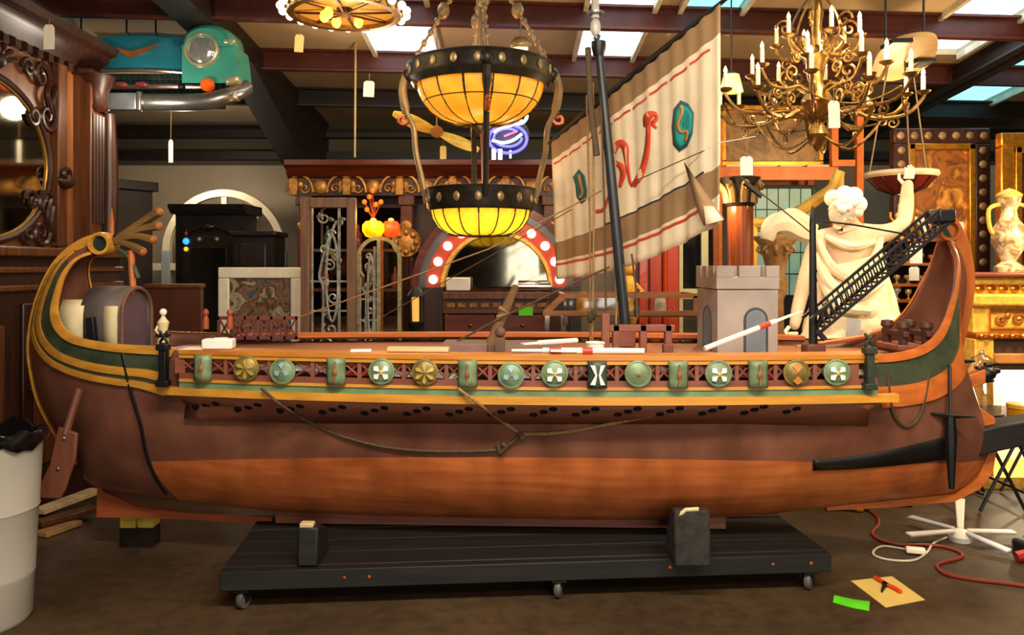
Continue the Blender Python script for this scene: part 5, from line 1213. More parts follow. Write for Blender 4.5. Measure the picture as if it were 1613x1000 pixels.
# --- the big back bar
dB = 8.2; kB = K(dB); xl, xr = P(463, 0, dB).x, P(880, 0, dB).x
def Zp(py, d): return P(0, py, d).z
bb = thing('back_bar', 'wide dark back bar with gilt carved frieze behind the chandelier', 'back bar', ((xl + xr) / 2, dB + .25, 0))
cz = Zp(254, dB)
MB().prism([(xl - .06, dB - .14, cz), (xl - .06, dB - .14, cz - .05), (xl - .06, dB - .08, cz - .08), (xl - .06, dB - .05, cz - .14), (xl - .06, dB, cz - .17), (xl - .06, dB + .4, cz - .17), (xl - .06, dB + .4, cz)], (xr - xl + .12, 0, 0)).build('cornice', wood_red, bb)
zf0, zf1 = Zp(308, dB), cz - .17
fz = MB().span(xl, xr, dB, dB + .4, zf0, zf1).build('frieze', wood_dark, bb)
fg = mat('frieze_gold', '#a87432', .4, .5, var=.45, scale=30)
npan = 5; pw = (xr - xl) / npan
for k in range(npan + 1): MB().span(xl + k * pw - .04, xl + k * pw + .04, dB - .04, dB, zf0, zf1).build('frieze_block', fg, fz, bevel=.008)
for k in range(npan):
    xm = xl + (k + .5) * pw; zm = (zf0 + zf1) / 2
    MB().ball((xm, dB - .01, zm), .075, 12, 8, (1, .35, 1)).build('rosette', fg, fz)
    for s_ in (-1, 1):
        b = MB(); b.tube([(xm + s_ * (.20 + .13 * math.cos(a)), dB - .015, zf0 + .03 + .17 * math.sin(a)) for a in [PI * j / 12 for j in range(13)]], .016, 6)
        b.tube(scroll((xm + s_ * .15, dB - .015, zf0 + .07), .05, 1.3, 0, 14, flip=s_), .011, 5); b.tube(scroll((xm + s_ * .26, dB - .015, zf0 + .07), .05, 1.3, PI, 14, flip=-s_), .011, 5); b.ball((xm + s_ * .2, dB - .015, zf0 + .11), .03, 8, 6, (1, .5, 1.3)); b.build('carved_fan', fg, fz)
MB().span(xl, xr, dB + .32, dB + .4, 0, zf0).build('back_board', wood_dark, bb)
for px in (478, 640, 740, 866):
    x = P(px, 0, dB).x; o = MB().span(x - .06, x + .06, dB + .0, dB + .12, .95, zf0).build('pilaster', wood_red, bb, bevel=.008); MB().span(x - .08, x + .08, dB - .02, dB + .13, zf0 - .1, zf0).build('capital', wood_cab, o, bevel=.01)
    MB().lathe([(.0, .02), (.05, .015), (.06, 0)], (x, dB, zf0 - .3), 12, Matrix.Rotation(PI / 2, 3, 'X')).build('boss', fg, o)
MB().span(xl - .05, xr + .05, dB - .2, dB + .4, .0, .95).build('counter', wood_dark, bb, bevel=.01); MB().span(xl - .08, xr + .08, dB - .24, dB + .4, .95, 1.0).build('counter_top', wood_cab, bb, bevel=.01)
for z in (1.35, 1.75): MB().span(xl + .05, xr - .05, dB + .12, dB + .32, z, z + .03).build('shelf', wood_cab, bb)
MB().span(xl + .08, P(630, 0, dB).x, dB + .30, dB + .318, 1.1, zf0 - .1).build('mirror', mat('dim_mirror', '#6a5a48', .08, 1.), bb)
rnd = random.Random(5)
for k in range(14):
    zz = (1.382, 1.782)[k % 2]; x = xl + .25 + (k // 2) * .36 + rnd.uniform(-.05, .05); h = rnd.uniform(.16, .26)
    kb = rnd.randrange(4); m = [glow('amber_bottle', '#7a3208', .12), mat('green_bottle', '#27402a', .15), mat('clear_bottle', '#8c8c84', .12), mat('red_bottle', '#6e1a10', .15)][kb]
    o = MB().lathe([(0, 0), (.038, 0), (.04, .01), (.04, h * .55), (.015, h * .75), (.015, h), (0, h)], (x, dB + .22, zz), 12).build('bottle', m); tag(o, '%s bottle, %s from the left on the %s shelf of the dark back bar' % (['amber', 'green', 'clear', 'red'][kb], ORD[k // 2], ['lower', 'upper'][k % 2]), 'bottle', 'bottles on the back bar shelves')
o = MB(); c = P(640, 382, 7.6); o.lathe([(.0, .03), (.06, .03), (.1, .02), (.13, .03), (.14, 0), (0, 0)], c, 18, Matrix.Rotation(PI / 2, 3, 'X')); 
for k in range(8): o.ball(c + Vector((.09 * math.cos(k * PI / 4), -.02, .09 * math.sin(k * PI / 4))), .032, 8, 6)
hub = thing('gilt_rosette_panel', 'gilt carved rosette panel fixed beside the arched bulb mirror', 'carving', c - Vector((0, 0, .14))); o.build('rosette', fg, hub); MB().tube([c + Vector((0, .01, -.12)), (c.x, c.y, 0)], .03, 8).build('stand', wood_dark, hub)
# --- arched back bar with globe bulbs
dM = 7.0; kM = K(dM); cm = P(782, 452, dM); ax_, az_ = cm.x, cm.z
am = thing('arched_bulb_mirror', 'arched mirror back bar ringed with round white bulbs and red glass', 'mirror', (ax_, dM, 0))
grey_b = mat('arch_grey', '#5b5a58', .4, .3, var=.25); red_gl = glow('red_glass_band', '#8c1c06', .35, hx2='#d84a0a', scale=9, base='#8c2408')
MB().arc((ax_, az_), .66, .72, 0, PI, dM, dM + .2).build('outer_arch', wood_red, am); MB().arc((ax_, az_), .60, .66, 0, PI, dM + .01, dM + .19).build('grey_arch', grey_b, am)
MB().arc((ax_, az_), .475, .60, 0, PI, dM + .03, dM + .15).build('red_glass_arch', red_gl, am); MB().arc((ax_, az_), .445, .475, 0, PI, dM + .0, dM + .15).build('gilt_arch', gilt, am)
for s_ in (-1, 1):
    MB().span(ax_ + s_ * .45, ax_ + s_ * .62, dM, dM + .2, 0, az_).build('post', wood_dark, am, bevel=.008); MB().span(ax_ + s_ * .62, ax_ + s_ * .72, dM, dM + .2, 0, az_).build('outer_post', mat('post_slate', '#2b2a30', .4), am, bevel=.008)
MB().add([Vector((ax_ + .45 * math.cos(a), dM + .12, az_ + .45 * math.sin(a))) for a in [PI * k / 30 for k in range(31)]], [tuple(range(31))]).build('mirror', mat('arch_mirror', '#7d7868', .06, 1.), am)
gm = glow('white_globe', '#fff3d8', 4.5); bulbs = None
for k in range(11):
    a = .12 + (PI - .24) * k / 10
    p = Vector((ax_ + .54 * math.cos(a), dM - .01, az_ + .54 * math.sin(a)))
    if bulbs is None: bulbs = MB().ball(p, .038, 12, 8).build('globe_bulb', gm, am); p0_ = p
    else: q = link_copy(bulbs, am); q.location = p - p0_
for s_, n_ in ((0, 1.0), (0, .5), (0, 2.0), (0, 2.6)): pass
MB().span(ax_ - .45, ax_ + .45, dM - .12, dM + .12, az_ - .10, az_ - .04).build('shelf', wood_cab, am, bevel=.006)
MB().span(ax_ - .45, ax_ + .45, dM - .04, dM + .12, az_ - .22, az_ - .10).build('apron', mat('apron_brown', '#5a3620', .4, var=.4, kind='woodx'), am)
for k in range(9): MB().span(ax_ - .42 + k * .096, ax_ - .35 + k * .096, dM - .06, dM - .04, az_ - .17, az_ - .13).build('apron_block', carved, am, bevel=.004)
for k in range(2): 
    d_ = MB().span(ax_ - .44 + k * .44, ax_ - .01 + k * .44, dM - .05, dM + .1, az_ - .42, az_ - .23).build('drawer', wood_red, am, bevel=.01); MB().ball((ax_ - .22 + k * .44, dM - .06, az_ - .32), .018, 8, 6).build('knob', brass, d_)
MB().span(ax_ - .45, ax_ + .45, dM - .02, dM + .15, 0, az_ - .43).build('base', wood_dark, am)
lamp('POINT', 'arch_glow', (ax_ + .3, dM - .35, az_ + .75), 6, (1, .75, .45), radius=.02)
c = P(722, 448, dM - .06); o = MB().box(c + Vector((0, 0, .04)), (.2, .1, .11)).build('white_box', white, bevel=.01, loc=(c.x, c.y, c.z - .02)); tag(o, 'white box standing on the shelf of the arched bulb mirror', 'box'); o.location.z = az_ - .04 + .006
c = P(845, 440, dM - .05); o = MB().tube([c + Vector((-.15, 0, 0)), c + Vector((.12, 0, 0))], .045, 14).build('chrome_roll', chrome); tag(o, 'chrome cylinder lying on the shelf of the arched bulb mirror', 'cylinder'); o.location.z = az_ - .04 + .002
# wall lantern on the arched unit
c = P(655, 487, 6.85); o = thing('carriage_lantern', 'black carriage lantern with yellow glass left of the arched bulb mirror', 'lantern', (c.x, c.y, 0))
MB().lathe([(.03, -.1), (.035, .1)], c, 10).build('glass', glow('lantern_glow', '#e8a84a', .8), o); fb = MB()
for k in range(4): a = PI / 4 + k * PI / 2; fb.tube([c + Vector((.055 * math.cos(a), .055 * math.sin(a), -.11)), c + Vector((.055 * math.cos(a), .055 * math.sin(a), .11))], .007, 5)
fb.lathe([(.02, .19), (.07, .13), (.075, .11), (0, .11)], c, 12); fb.lathe([(.07, -.11), (.06, -.14), (.03, -.25), (0, -.27)], c, 12); fb.build('cage', black, o); MB().tube([c + Vector((0, 0, -.25)), (c.x, c.y, 0)], .03, 8).build('post', black, o)
# --- glass showcase behind the mast
dS = 6.1; x0, x1 = P(858, 0, dS).x, P(1098, 0, dS).x; zt_, zm_ = Zp(466, dS), Zp(493, dS)
o = thing('glass_showcase', 'wood and chrome framed glass display case behind the mast', 'showcase', ((x0 + x1) / 2, dS + .25, 0))
sw = mat('case_wood', '#8a5a30', .4, var=.3, kind='woodx')
for y in (dS, dS + .5): MB().bar((x0 + (.14 if y == dS else .14), y + .0, zt_), (x1, y, zt_), .04, .03).build('top_bar', sw, o)
for x in (x0 + .14, x1): MB().bar((x, dS, zt_), (x, dS + .5, zt_), .03, .03).build('top_bar', sw, o)
MB().bar((x0, dS - .02, zm_), (x1, dS - .02, zm_), .05, .035).build('middle_bar', sw, o); MB().bar((x0, dS - .02, zm_), (x0 + .14, dS, zt_), .04, .04).build('slanted_bar', sw, o)
for x in (x0, x0 + .12): MB().span(x, x + .035, dS - .03, dS + .0, .1, zm_).build('chrome_post', chrome, o)
for x in (x1 - .03, (x0 + x1) / 2): MB().span(x, x + .03, dS - .02, dS + .01, zm_, zt_).build('wood_post', sw, o)
MB().span(x0, x1, dS, dS + .5, 0, .6).build('base', wood_dark, o)
MB().add([(x0 + .14, dS + .01, zm_), (x1, dS + .01, zm_), (x1, dS + .01, zt_), (x0 + .14, dS + .01, zt_)], [(0, 1, 2, 3)]).build('pane', glass('clear_pane', '#eef2ee', .9), o)
MB().add([(x0, dS, .6), (x1, dS, .6), (x1, dS, zm_), (x0, dS, zm_)], [(0, 1, 2, 3)]).build('pane', glass('clear_pane', '#eef2ee'), o)
MB().span(x0, x1, dS + .02, dS + .48, zm_ - .03, zm_ - .02).build('shelf', sw, o)
zsx = zm_ - .02
for px, h, hx, lab in ((917, .17, '#d8a02c', 'small yellow jar inside the glass showcase'), (950, .12, '#6a4a30', 'small brown pot inside the glass showcase behind the mast'), (1040, .15, '#c8c4ba', 'small pale vase inside the glass showcase near the castle tower')):
    x = P(px, 0, dS + .2).x; q = MB().lathe([(0, 0), (.035, 0), (.045, h * .3), (.042, h * .7), (.03, h * .9), (.035, h), (0, h)], (x, dS + .2, zsx), 12).build('display_jar', mat('jar_' + hx[1:], hx, .35)); tag(q, lab, 'jar')
c = P(829, 493, 6.7); q = MB().box(c, (.12, .01, .07)).build('green_sale_tag', mat('lime_card', '#58d018', .6, var=.2)); tag(q, 'bright green card tag on the lower drawers of the arched bulb mirror', 'tag')
q.location.y = dM - .063; 
# gilt figure candlestick in front of the red panels
dC = 6.85; c = Vector((P(991, 0, dC).x, dC, 0)); zb_, zt2 = Zp(500, dC), Zp(408, dC)
o = thing('gilt_torchere', 'gilt carved torchere figure just right of the ship mast', 'torchere', c)
h0 = zb_; H_ = zt2 - zb_
MB().lathe([(0, 0), (.16, 0), (.14, .06), (.05, .1), (.04, h0 - .1), (.07, h0)], c, 16).build('stand', gilt, o); 
MB().lathe([(.05, h0), (.05, h0 + H_ * .1), (.035, h0 + H_ * .25), (.055, h0 + H_ * .4), (.07, h0 + H_ * .55), (.04, h0 + H_ * .68), (.03, h0 + H_ * .72)], c, 14).build('figure_body', gilt, o); MB().ball(c + Vector((0, 0, h0 + H_ * .85)), .055, 12, 8, (1, 1, 1.2)).build('figure_head', gilt, o)
for s_ in (-1, 1): MB().tube([c + Vector((s_ * .05, -.02, h0 + H_ * .58)), c + Vector((s_ * .10, -.04, h0 + H_ * .45)), c + Vector((s_ * .05, -.06, h0 + H_ * .38))], .018, 6).build('figure_arm', gilt, o)
# --- orange red tall cabinet doors and pale door frames
dO = 7.6; ored = mat('orange_red', '#b8390f', .35, var=.2, kind='woodz', coat=.3)
o = thing('orange_red_cabinet', 'tall glossy orange red cabinet behind the lower edge of the sail', 'cabinet', (P(1035, 0, dO).x, dO + .2, 0))
x0, x1 = P(1000, 0, dO).x, P(1070, 0, dO).x; zt_ = Zp(370, dO)
MB().span(x0, x1, dO, dO + .4, 0, zt_).build('carcass', mat('dark_red', '#4a1208', .4), o)
for a, q in ((1006, 1020), (1023, 1042), (1050, 1068)): MB().span(P(a, 0, dO).x, P(q, 0, dO).x, dO - .03, dO, .1, zt_ - .04).build('door_panel', ored, o, bevel=.008)
MB().tube([(P(1046, 0, dO).x, dO - .05, .1), (P(1046, 0, dO).x, dO - .05, zt_ - .05)], .02, 8).build('column', ored, o)
dD = 7.9; yl_p = mat('cream_green', '#d8d0a0', .5, var=.1)
o = thing('pale_door_frame', 'cream door frame with dark panes between sail and castle tower', 'door frame', (P(1100, 0, dD).x, dD, 0))
x0, x1 = P(1066, 0, dD).x, P(1132, 0, dD).x; zt_ = Zp(330, dD); zb_ = Zp(463, dD)
for a, q in ((1066, 1076), (1105, 1116)): MB().span(P(a, 0, dD).x, P(q, 0, dD).x, dD, dD + .06, 0, zt_).build('stile', yl_p, o, bevel=.005)
MB().span(P(1124, 0, dD).x, P(1133, 0, dD).x, dD, dD + .06, 0, zt_).build('stile', wood_orange, o, bevel=.005)
MB().span(x0, x1, dD - .005, dD + .065, zb_ - .05, zb_ + .05).build('rail', yl_p, o, bevel=.005); MB().span(x0, x1, dD - .005, dD + .065, zt_ - .06, zt_).build('rail', yl_p, o, bevel=.005)
MB().span(x0, x1, dD + .03, dD + .04, zb_, zt_).build('pane', mat('night_pane', '#10141a', .1, spec=.3), o)
# --- fluted column with gilt capital
dK = 6.3; cx_ = P(1166, 0, dK).x; rK = 21 * K(dK); zc_ = Zp(326, dK); o = thing('fluted_column', 'reddish fluted wooden column with gilt leaf capital behind the castle tower', 'column', (cx_, dK, 0))
prof_m = mat('column_wood', '#7d3a18', .3, var=.3, kind='woodz', coat=.3)
b = MB(); n = 48
rows = [[Vector((cx_ + rK * (1 - .09 * abs(math.cos(8 * 2 * PI * j / n))) * math.cos(2 * PI * j / n), dK + rK * (1 - .09 * abs(math.cos(8 * 2 * PI * j / n))) * math.sin(2 * PI * j / n), z)) for j in range(n + 1)] for z in (.25, zc_)]
b.grid(rows[::-1]).build('shaft', prof_m, o); MB().lathe([(0, 0), (.2, 0), (.2, .08), (.15, .12), (.16, .18), (.11, .25)], (cx_, dK, 0), 20).build('base', prof_m, o)
zt_ = Zp(280, dK); MB().lathe([(rK * .9, zc_), (rK * 1.15, zc_ + .015), (rK * .9, zc_ + .03), (rK * .95, zc_ + .1), (rK * 1.4, zt_ - .03), (rK * 1.5, zt_), (0, zt_)], (cx_, dK, 0), 20).build('capital', bronze, o)
for k in range(8):
    a = 2 * PI * k / 8; ca, sa = math.cos(a), math.sin(a)
    MB().tube(smoothpath([(cx_ + ca * rK, dK + sa * rK, zc_ + .03), (cx_ + ca * rK * 1.15, dK + sa * rK * 1.15, zc_ + .12), (cx_ + ca * rK * 1.6, dK + sa * rK * 1.6, zc_ + .17), (cx_ + ca * rK * 1.65, dK + sa * rK * 1.65, zc_ + .13)], 3), [.03] * 7 + [.018, .012, .008], 6).build('acanthus_leaf', mat('leaf_bronze', '#6e5530', .4, .5, var=.5), o)
# small carved tan corbel
dT = 6.5; c = Vector((P(1222, 0, dT).x, dT, 0)); o = thing('carved_corbel_post', 'tan carved corbel post between castle tower and plaster statue', 'carving', c); zt_ = Zp(372, dT)
tanm = mat('tan_carving', '#8d6c42', .6, var=.35, scale=20, bump=.4)
MB().lathe([(0, 0), (.1, 0), (.08, .1), (.06, zt_ - .5), (.1, zt_ - .4), (.07, zt_ - .3), (.09, zt_ - .2), (.12, zt_ - .08), (.17, zt_ - .02), (.17, zt_), (0, zt_)], c, 14).build('body', tanm, o)
for k in range(6): a = PI + k * PI / 5; MB().tube(scroll(c + Vector((.1 * math.cos(a), .1 * math.sin(a), zt_ - .12)), .05, 1.2, 0, 12, (math.cos(a), math.sin(a), 0)), .014, 5).build('carved_scroll', tanm, o)
# --- pallet rack with framed picture and stained glass
dR = 8.3; rko = mat('rack_orange', '#d06a20', .45, var=.2); z1_, z2_ = Zp(263, dR), Zp(284, dR)
o = thing('pallet_rack', 'orange steel pallet rack beam and uprights behind the brass chandelier', 'rack', (P(1230, 0, dR).x, dR, 0))
xa, xb = P(1128, 0, dR).x, P(1352, 0, dR).x
MB().span(xa, P(1312, 0, dR).x, dR - .03, dR + .03, z2_, z1_).build('beam', rko, o, bevel=.004); MB().span(xa, P(1312, 0, dR).x, dR + .77, dR + .83, z2_, z1_).build('beam', rko, o, bevel=.004)
MB().span(P(1310, 0, dR).x, P(1346, 0, dR).x, dR - .02, dR + .02, Zp(262, dR), Zp(252, dR)).build('bracket', rko, o)
for px in (1128, 1312, 1352):
    x = P(px, 0, dR).x; MB().span(x, x + .07, dR + .03, dR + .1, 0, Zp(185 if px != 1352 else 165, dR)).build('upright', rko, o, bevel=.004)
    MB().span(x, x + .07, dR + .7, dR + .77, 0, Zp(185, dR)).build('upright', rko, o, bevel=.004)
for k in range(4): x = xa + .1 + k * .27; MB().span(x, x + .22, dR - .02, dR + .82, z1_ + .001, z1_ + .022).build('deck_plank', pale_wood, o)
x0, x1 = P(1144, 0, dR).x, P(1308, 0, dR).x; zb_ = z1_ + .024; zt_ = Zp(160, dR)
o = thing('gilt_framed_tapestry', 'brown and gold landscape picture in gilt frame on the orange rack', 'picture', ((x0 + x1) / 2, dR + .2, zb_))
for q in ((x0, x1, zt_ - .05, zt_), (x0, x1, zb_, zb_ + .06), (x0, x0 + .05, zb_ + .06, zt_ - .05), (x1 - .05, x1, zb_ + .06, zt_ - .05)): MB().span(q[0], q[1], dR + .17, dR + .23, q[2], q[3]).build('frame_bar', gold, o, bevel=.008)
MB().span(x0 + .05, x1 - .05, dR + .19, dR + .21, zb_ + .06, zt_ - .05).build('canvas', paint_mat('tapestry', ['#3a260e', '#6e4a1a', '#9a6a24', '#4a3416', '#b88a3a'], 3.2), o, smooth=False)
x0, x1 = P(1186, 0, dR).x, P(1296, 0, dR).x; zt_ = Zp(287, dR); zb_ = Zp(345, dR)
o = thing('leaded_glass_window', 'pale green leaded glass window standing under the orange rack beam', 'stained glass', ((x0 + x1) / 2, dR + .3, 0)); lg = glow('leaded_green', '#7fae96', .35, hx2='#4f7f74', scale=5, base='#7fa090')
fr = MB(); fr.span(x0 - .03, x0, dR + .28, dR + .33, 0, zt_); fr.span(x1, x1 + .03, dR + .28, dR + .33, 0, zt_); fr.span(x0, x1, dR + .28, dR + .33, zt_ - .03, zt_); fr.span(x0, x1, dR + .28, dR + .33, 0, 1.3); fr = fr.build('lead_frame', black, o)
for i in range(6):
    for j in range(5): a0, a1 = x0 + (x1 - x0) * i / 6, x0 + (x1 - x0) * (i + 1) / 6; b0, b1 = 1.3 + (zt_ - .03 - 1.3) * j / 5, 1.3 + (zt_ - .03 - 1.3) * (j + 1) / 5; MB().span(a0 + .006, a1 - .006, dR + .3, dR + .31, b0 + .006, b1 - .006).build('glass_pane', lg, fr, smooth=False)
MB().span(x0, x1, dR + .312, dR + .318, 1.3, zt_ - .03).build('lead_backing', black, fr)
# gilded swoop frame behind the statue
dY = 6.9; o = thing('gilded_arch_crest', 'gilded swooping crest frame rising behind the plaster statue', 'frame', (P(1190, 0, dY).x, dY, 0))
MB().tube(smoothpath([P(1180, 352, dY), P(1215, 350, dY), P(1255, 335, dY), P(1290, 312, dY), P(1312, 296, dY), P(1322, 270, dY)], 5), .05, 8).build('crest', mat('gilt_pale', '#e8b850', .4, .3, var=.2), o)
MB().tube([P(1186, 352, dY), (P(1186, 0, dY).x, dY, 0)], .04, 8).build('leg', mat('gilt_pale', '#e8b850'), o)
MB().tube([P(1322, 272, dY), (P(1322, 0, dY).x, dY, 0)], .04, 8).build('leg', mat('gilt_pale', '#e8b850'), o)
# --- ornate tall frame with bright blotched picture, and its neighbour
def big_frame(px0, px1, py0, py1, d, name, label, fwid, cols, sc_, ornate=True, fm=None):
    x0, x1 = P(px0, 0, d).x, P(px1, 0, d).x; zt_, zb_ = Zp(py0, d), Zp(py1, d); w_ = fwid * K(d); fm = fm or wood_dark
    o = thing(name, label, 'picture', ((x0 + x1) / 2, d, zb_))
    for q in ((x0, x1, zt_ - w_, zt_), (x0, x1, zb_, zb_ + w_), (x0, x0 + w_, zb_ + w_, zt_ - w_), (x1 - w_, x1, zb_ + w_, zt_ - w_)):
        f_ = MB().span(q[0], q[1], d - .05, d + .05, q[2], q[3]).build('frame_bar', fm, o, bevel=.012)
        if ornate:
            L_ = max(q[1] - q[0], q[3] - q[2]); hor = q[1] - q[0] > q[3] - q[2]; n = int(L_ / .13)
            for k in range(n):
                t = (k + .5) / n; c_ = (q[0] + (q[1] - q[0]) * (t if hor else .5), d - .05, q[2] + (q[3] - q[2]) * (.5 if hor else t))
                MB().ball(c_, .038, 8, 6, (1, .4, 1)).build('carved_boss', mat('boss_tan', '#8a6a44', .45, .3, var=.4), f_)
    g = w_
    for q in ((x0 + g, x1 - g, zt_ - g - .06, zt_ - g), (x0 + g, x1 - g, zb_ + g, zb_ + g + .06), (x0 + g, x0 + g + .06, zb_ + g, zt_ - g), (x1 - g - .06, x1 - g, zb_ + g, zt_ - g)): MB().span(q[0], q[1], d - .06, d + .02, q[2], q[3]).build('gilt_slip', gold, o, bevel=.008)
    MB().span(x0 + .01, x1 - .01, d - .005, d + .0, zb_ + .01, zt_ - .01).build('canvas', paint_mat(name + '_paint', cols, sc_), o, smooth=False)
    MB().span(x0 + .05, x1 - .05, d, d + .2, 0, zb_ - .001).build('stand', wood_dark, o)
    return o
big_frame(1404, 1556, 203, 470, 7.9, 'ornate_framed_painting', 'large painting of bright gold blotches in carved dark frame', 24, ['#4a2a0c', '#9a581a', '#6a3c14', '#c8842c', '#ffe090'], 4)
big_frame(1572, 1680, 210, 450, 7.4, 'gold_framed_painting', 'dark red painting in stepped gold frame at the right edge', 22, ['#1e0a06', '#4a140a', '#2a0e08', '#6a2a10'], 3, False, gold)
# --- shelves with glassware
dQ = 7.3; x0, x1 = P(1385, 0, dQ).x, P(1490, 0, dQ).x
o = thing('curio_shelf', 'open wooden curio shelf of small glass pieces behind the ship bow', 'shelf unit', ((x0 + x1) / 2, dQ + .2, 0))
for x in (x0, x1): MB().span(x - .015, x + .015, dQ, dQ + .35, 0, Zp(368, dQ)).build('side_panel', wood_dark, o)
MB().span(x0, x1, dQ + .33, dQ + .35, 0, Zp(368, dQ)).build('back_panel', wood_ebon, o)
lev = [Zp(y, dQ) for y in (376, 414, 447, 472, 505)]
for z in lev: MB().span(x0, x1, dQ - .01, dQ + .33, z - .025, z).build('shelf', wood_orange, o, bevel=.003)
rnd = random.Random(9); gl_cols = ['#d8a848', '#c8c0a8', '#8a4a20', '#6a6a64', '#e8c070', '#a85a30']
for iz, z in enumerate(lev):
    if iz == 0: continue
    for k in range(5):
        x = x0 + .09 + k * (x1 - x0 - .18) / 4; h = rnd.uniform(.07, .12); r = rnd.uniform(.025, .04); hx = rnd.choice(gl_cols)
        q = MB().lathe([(0, 0), (r * .7, 0), (r * .2, h * .2), (r * .3, h * .4), (r, h * .7), (r * .85, h), (r * .75, h), (0, h * .6)], (x, dQ + .08, z + .001), 12).build('glass_goblet', mat('goblet_' + hx[1:], hx, .15, spec=.6)); tag(q, 'stemmed goblet, %s from the left on the %s shelf of the curio shelf' % (ORD[k], ['empty', 'second highest', 'middle', 'second lowest', 'lowest'][iz]), 'glass', 'goblets on the curio shelf')
price_tag(1443, 398, 20, 34, 7.275, 'tall white price tag hanging from the top of the curio shelf', white, 0, 10)
price_tag(1440, 431, 16, 22, 7.275, 'small square white tag hanging below another before the curio shelf', white, 0, 10)
price_tag(1514, 358, 9, 18, 7.83, 'small white tag at the right edge of the blotched painting', white, 0, 12)
for px, lab, m, hh in ((1425, 'small gilt cherub figurine on top of the curio shelf', gilt, .24), (1466, 'small pale porcelain figurine on top of the curio shelf', plaster, .2)):
    x = P(px, 0, dQ).x; z = Zp(376, dQ); c = Vector((x, dQ + .12, z)); o = thing('shelf_figurine', lab, 'figurine', c)
    MB().lathe([(0, 0), (.05, 0), (.05, .02), (.02, .03), (.035, hh * .35), (.03, hh * .5), (.042, hh * .62), (.02, hh * .74), (.012, hh * .78)], c, 12).build('body', m, o); MB().ball(c + Vector((0, 0, hh * .88)), .03, 10, 8).build('head', m, o)
    for s_ in (-1, 1): MB().tube([c + Vector((s_ * .035, 0, hh * .66)), c + Vector((s_ * .075, -.01, hh * .8)), c + Vector((s_ * .08, -.02, hh * 1.0))], .011, 6).build('arm', m, o)
# --- gilt altar console on the right
dZ = 6.0; kz = K(dZ); x0, x1 = P(1532, 0, dZ).x, 4.6
o = thing('gilt_altar_console', 'bright gilt carved altar console with open niche at the right edge', 'altar', ((x0 + x1) / 2, dZ + .3, 0))
def gspan(py0, py1, y0, y1, name, m, xx0=x0, bv=.006, par=None): return MB().span(xx0, x1, y0, y1, Zp(py1, dZ), Zp(py0, dZ)).build(name, m, par or o, bevel=bv)
gspan(429, 436, dZ - .12, dZ + .6, 'top', mat('altar_top', '#7a3a1c', .35, var=.2), x0 - .06, .01); gspan(436, 448, dZ - .06, dZ + .6, 'upper_moulding', gilt, x0 - .02, .015)
fz = gspan(448, 462, dZ, dZ + .6, 'frieze', gilt); gspan(462, 482, dZ - .06, dZ + .6, 'middle_moulding', gilt, x0 - .03, .02)
pn = gspan(482, 524, dZ, dZ + .6, 'relief_panel', gilt, x0); gspan(524, 533, dZ - .05, dZ + .6, 'bead_moulding', mat('gilt_red', '#b0501c', .45, .3, var=.3), x0 + .0, .01)
gspan(533, 556, dZ - .0, dZ + .6, 'dark_panel', mat('altar_brown', '#42301f', .5, var=.2), x0 + .14); gspan(556, 572, dZ - .04, dZ + .6, 'lower_moulding', mat('altar_tan', '#b0743a', .45), x0 + .14, .01)
gspan(572, 583, dZ - .0, dZ + .6, 'lower_panel', mat('altar_brown', '#42301f'), x0 + .14)
MB().span(x0, x0 + .14, dZ - .03, dZ + .6, 0, Zp(533, dZ)).build('side_pier', gilt, o, bevel=.01); MB().span(x0 + .14, x1, dZ + .5, dZ + .6, 0, Zp(583, dZ)).build('niche_back', white, o); MB().span(x0, x1, dZ - .05, dZ + .6, 0, .08).build('plinth', gilt, o)
zc1, zc2 = Zp(489, dZ), Zp(518, dZ)
fr = MB(); fr.tube([(x0 + .12, dZ - .01, zc2), (x1 - .1, dZ - .01, zc2), (x1 - .1, dZ - .01, zc1), (x0 + .12, dZ - .01, zc1)], .014, 6, True); fr = fr.build('relief_frame', gold, pn)
for k in range(7):
    x = x0 + .2 + k * .13; b = MB(); b.tube(scroll((x, dZ - .01, (zc1 + zc2) / 2), .042, 1.3, k * .8, 14, flip=1 if k % 2 else -1), .014, 5); b.ball((x + .05, dZ - .01, (zc1 + zc2) / 2 + .03), .025, 8, 5, (1, .5, 1)); b.build('relief_scroll', mat('relief_bronze', '#a8682a', .4, .4), pn)
for k in range(12): MB().ball((x0 + .05 + k * .085, dZ - .005, Zp(455, dZ)), .03, 8, 6, (1.2, .5, 1)).build('egg_and_dart', gold, fz)
for k in range(14): MB().ball((x0 + .03 + k * .075, dZ - .055, Zp(528, dZ)), .022, 8, 6).build('bead', gold, o)
lamp('POINT', 'niche_light', (x0 + .55, dZ + .2, .72), 38, (1, .86, .58), radius=.05)
c = Vector((P(1592, 0, 6.1).x, 6.12, Zp(437, dZ) + .02)); zb_ = Zp(429, dZ)
o = thing('porcelain_vase_figure', 'pale and gilt porcelain urn vase standing on the altar console', 'vase', (c.x, c.y, zb_)); H_ = Zp(300, 6.1) - zb_
MB().lathe([(0, 0), (.10, 0), (.10, .04), (.05, .08), (.07, .12), (.12, .22), (.115, .32), (.06, .40), (.05, .46), (.075, H_ - .08), (.08, H_ - .05), (0, H_ - .05)], (c.x, c.y, zb_), 20).build('body', paint_mat('porcelain', ['#efe6cf', '#d8c090', '#7a5a34', '#e8dcc0'], 9), o)
MB().lathe([(.085, H_ - .05), (.09, H_ - .03), (.05, H_), (0, H_ + .02)], (c.x, c.y, zb_), 16).build('lid', gilt, o)
for s_ in (-1, 1): MB().tube(smoothpath([(c.x + s_ * .07, c.y, zb_ + H_ - .1), (c.x + s_ * .15, c.y, zb_ + H_ - .14), (c.x + s_ * .14, c.y, zb_ + .32), (c.x + s_ * .1, c.y, zb_ + .28)], 4), .016, 6).build('handle', gilt, o)
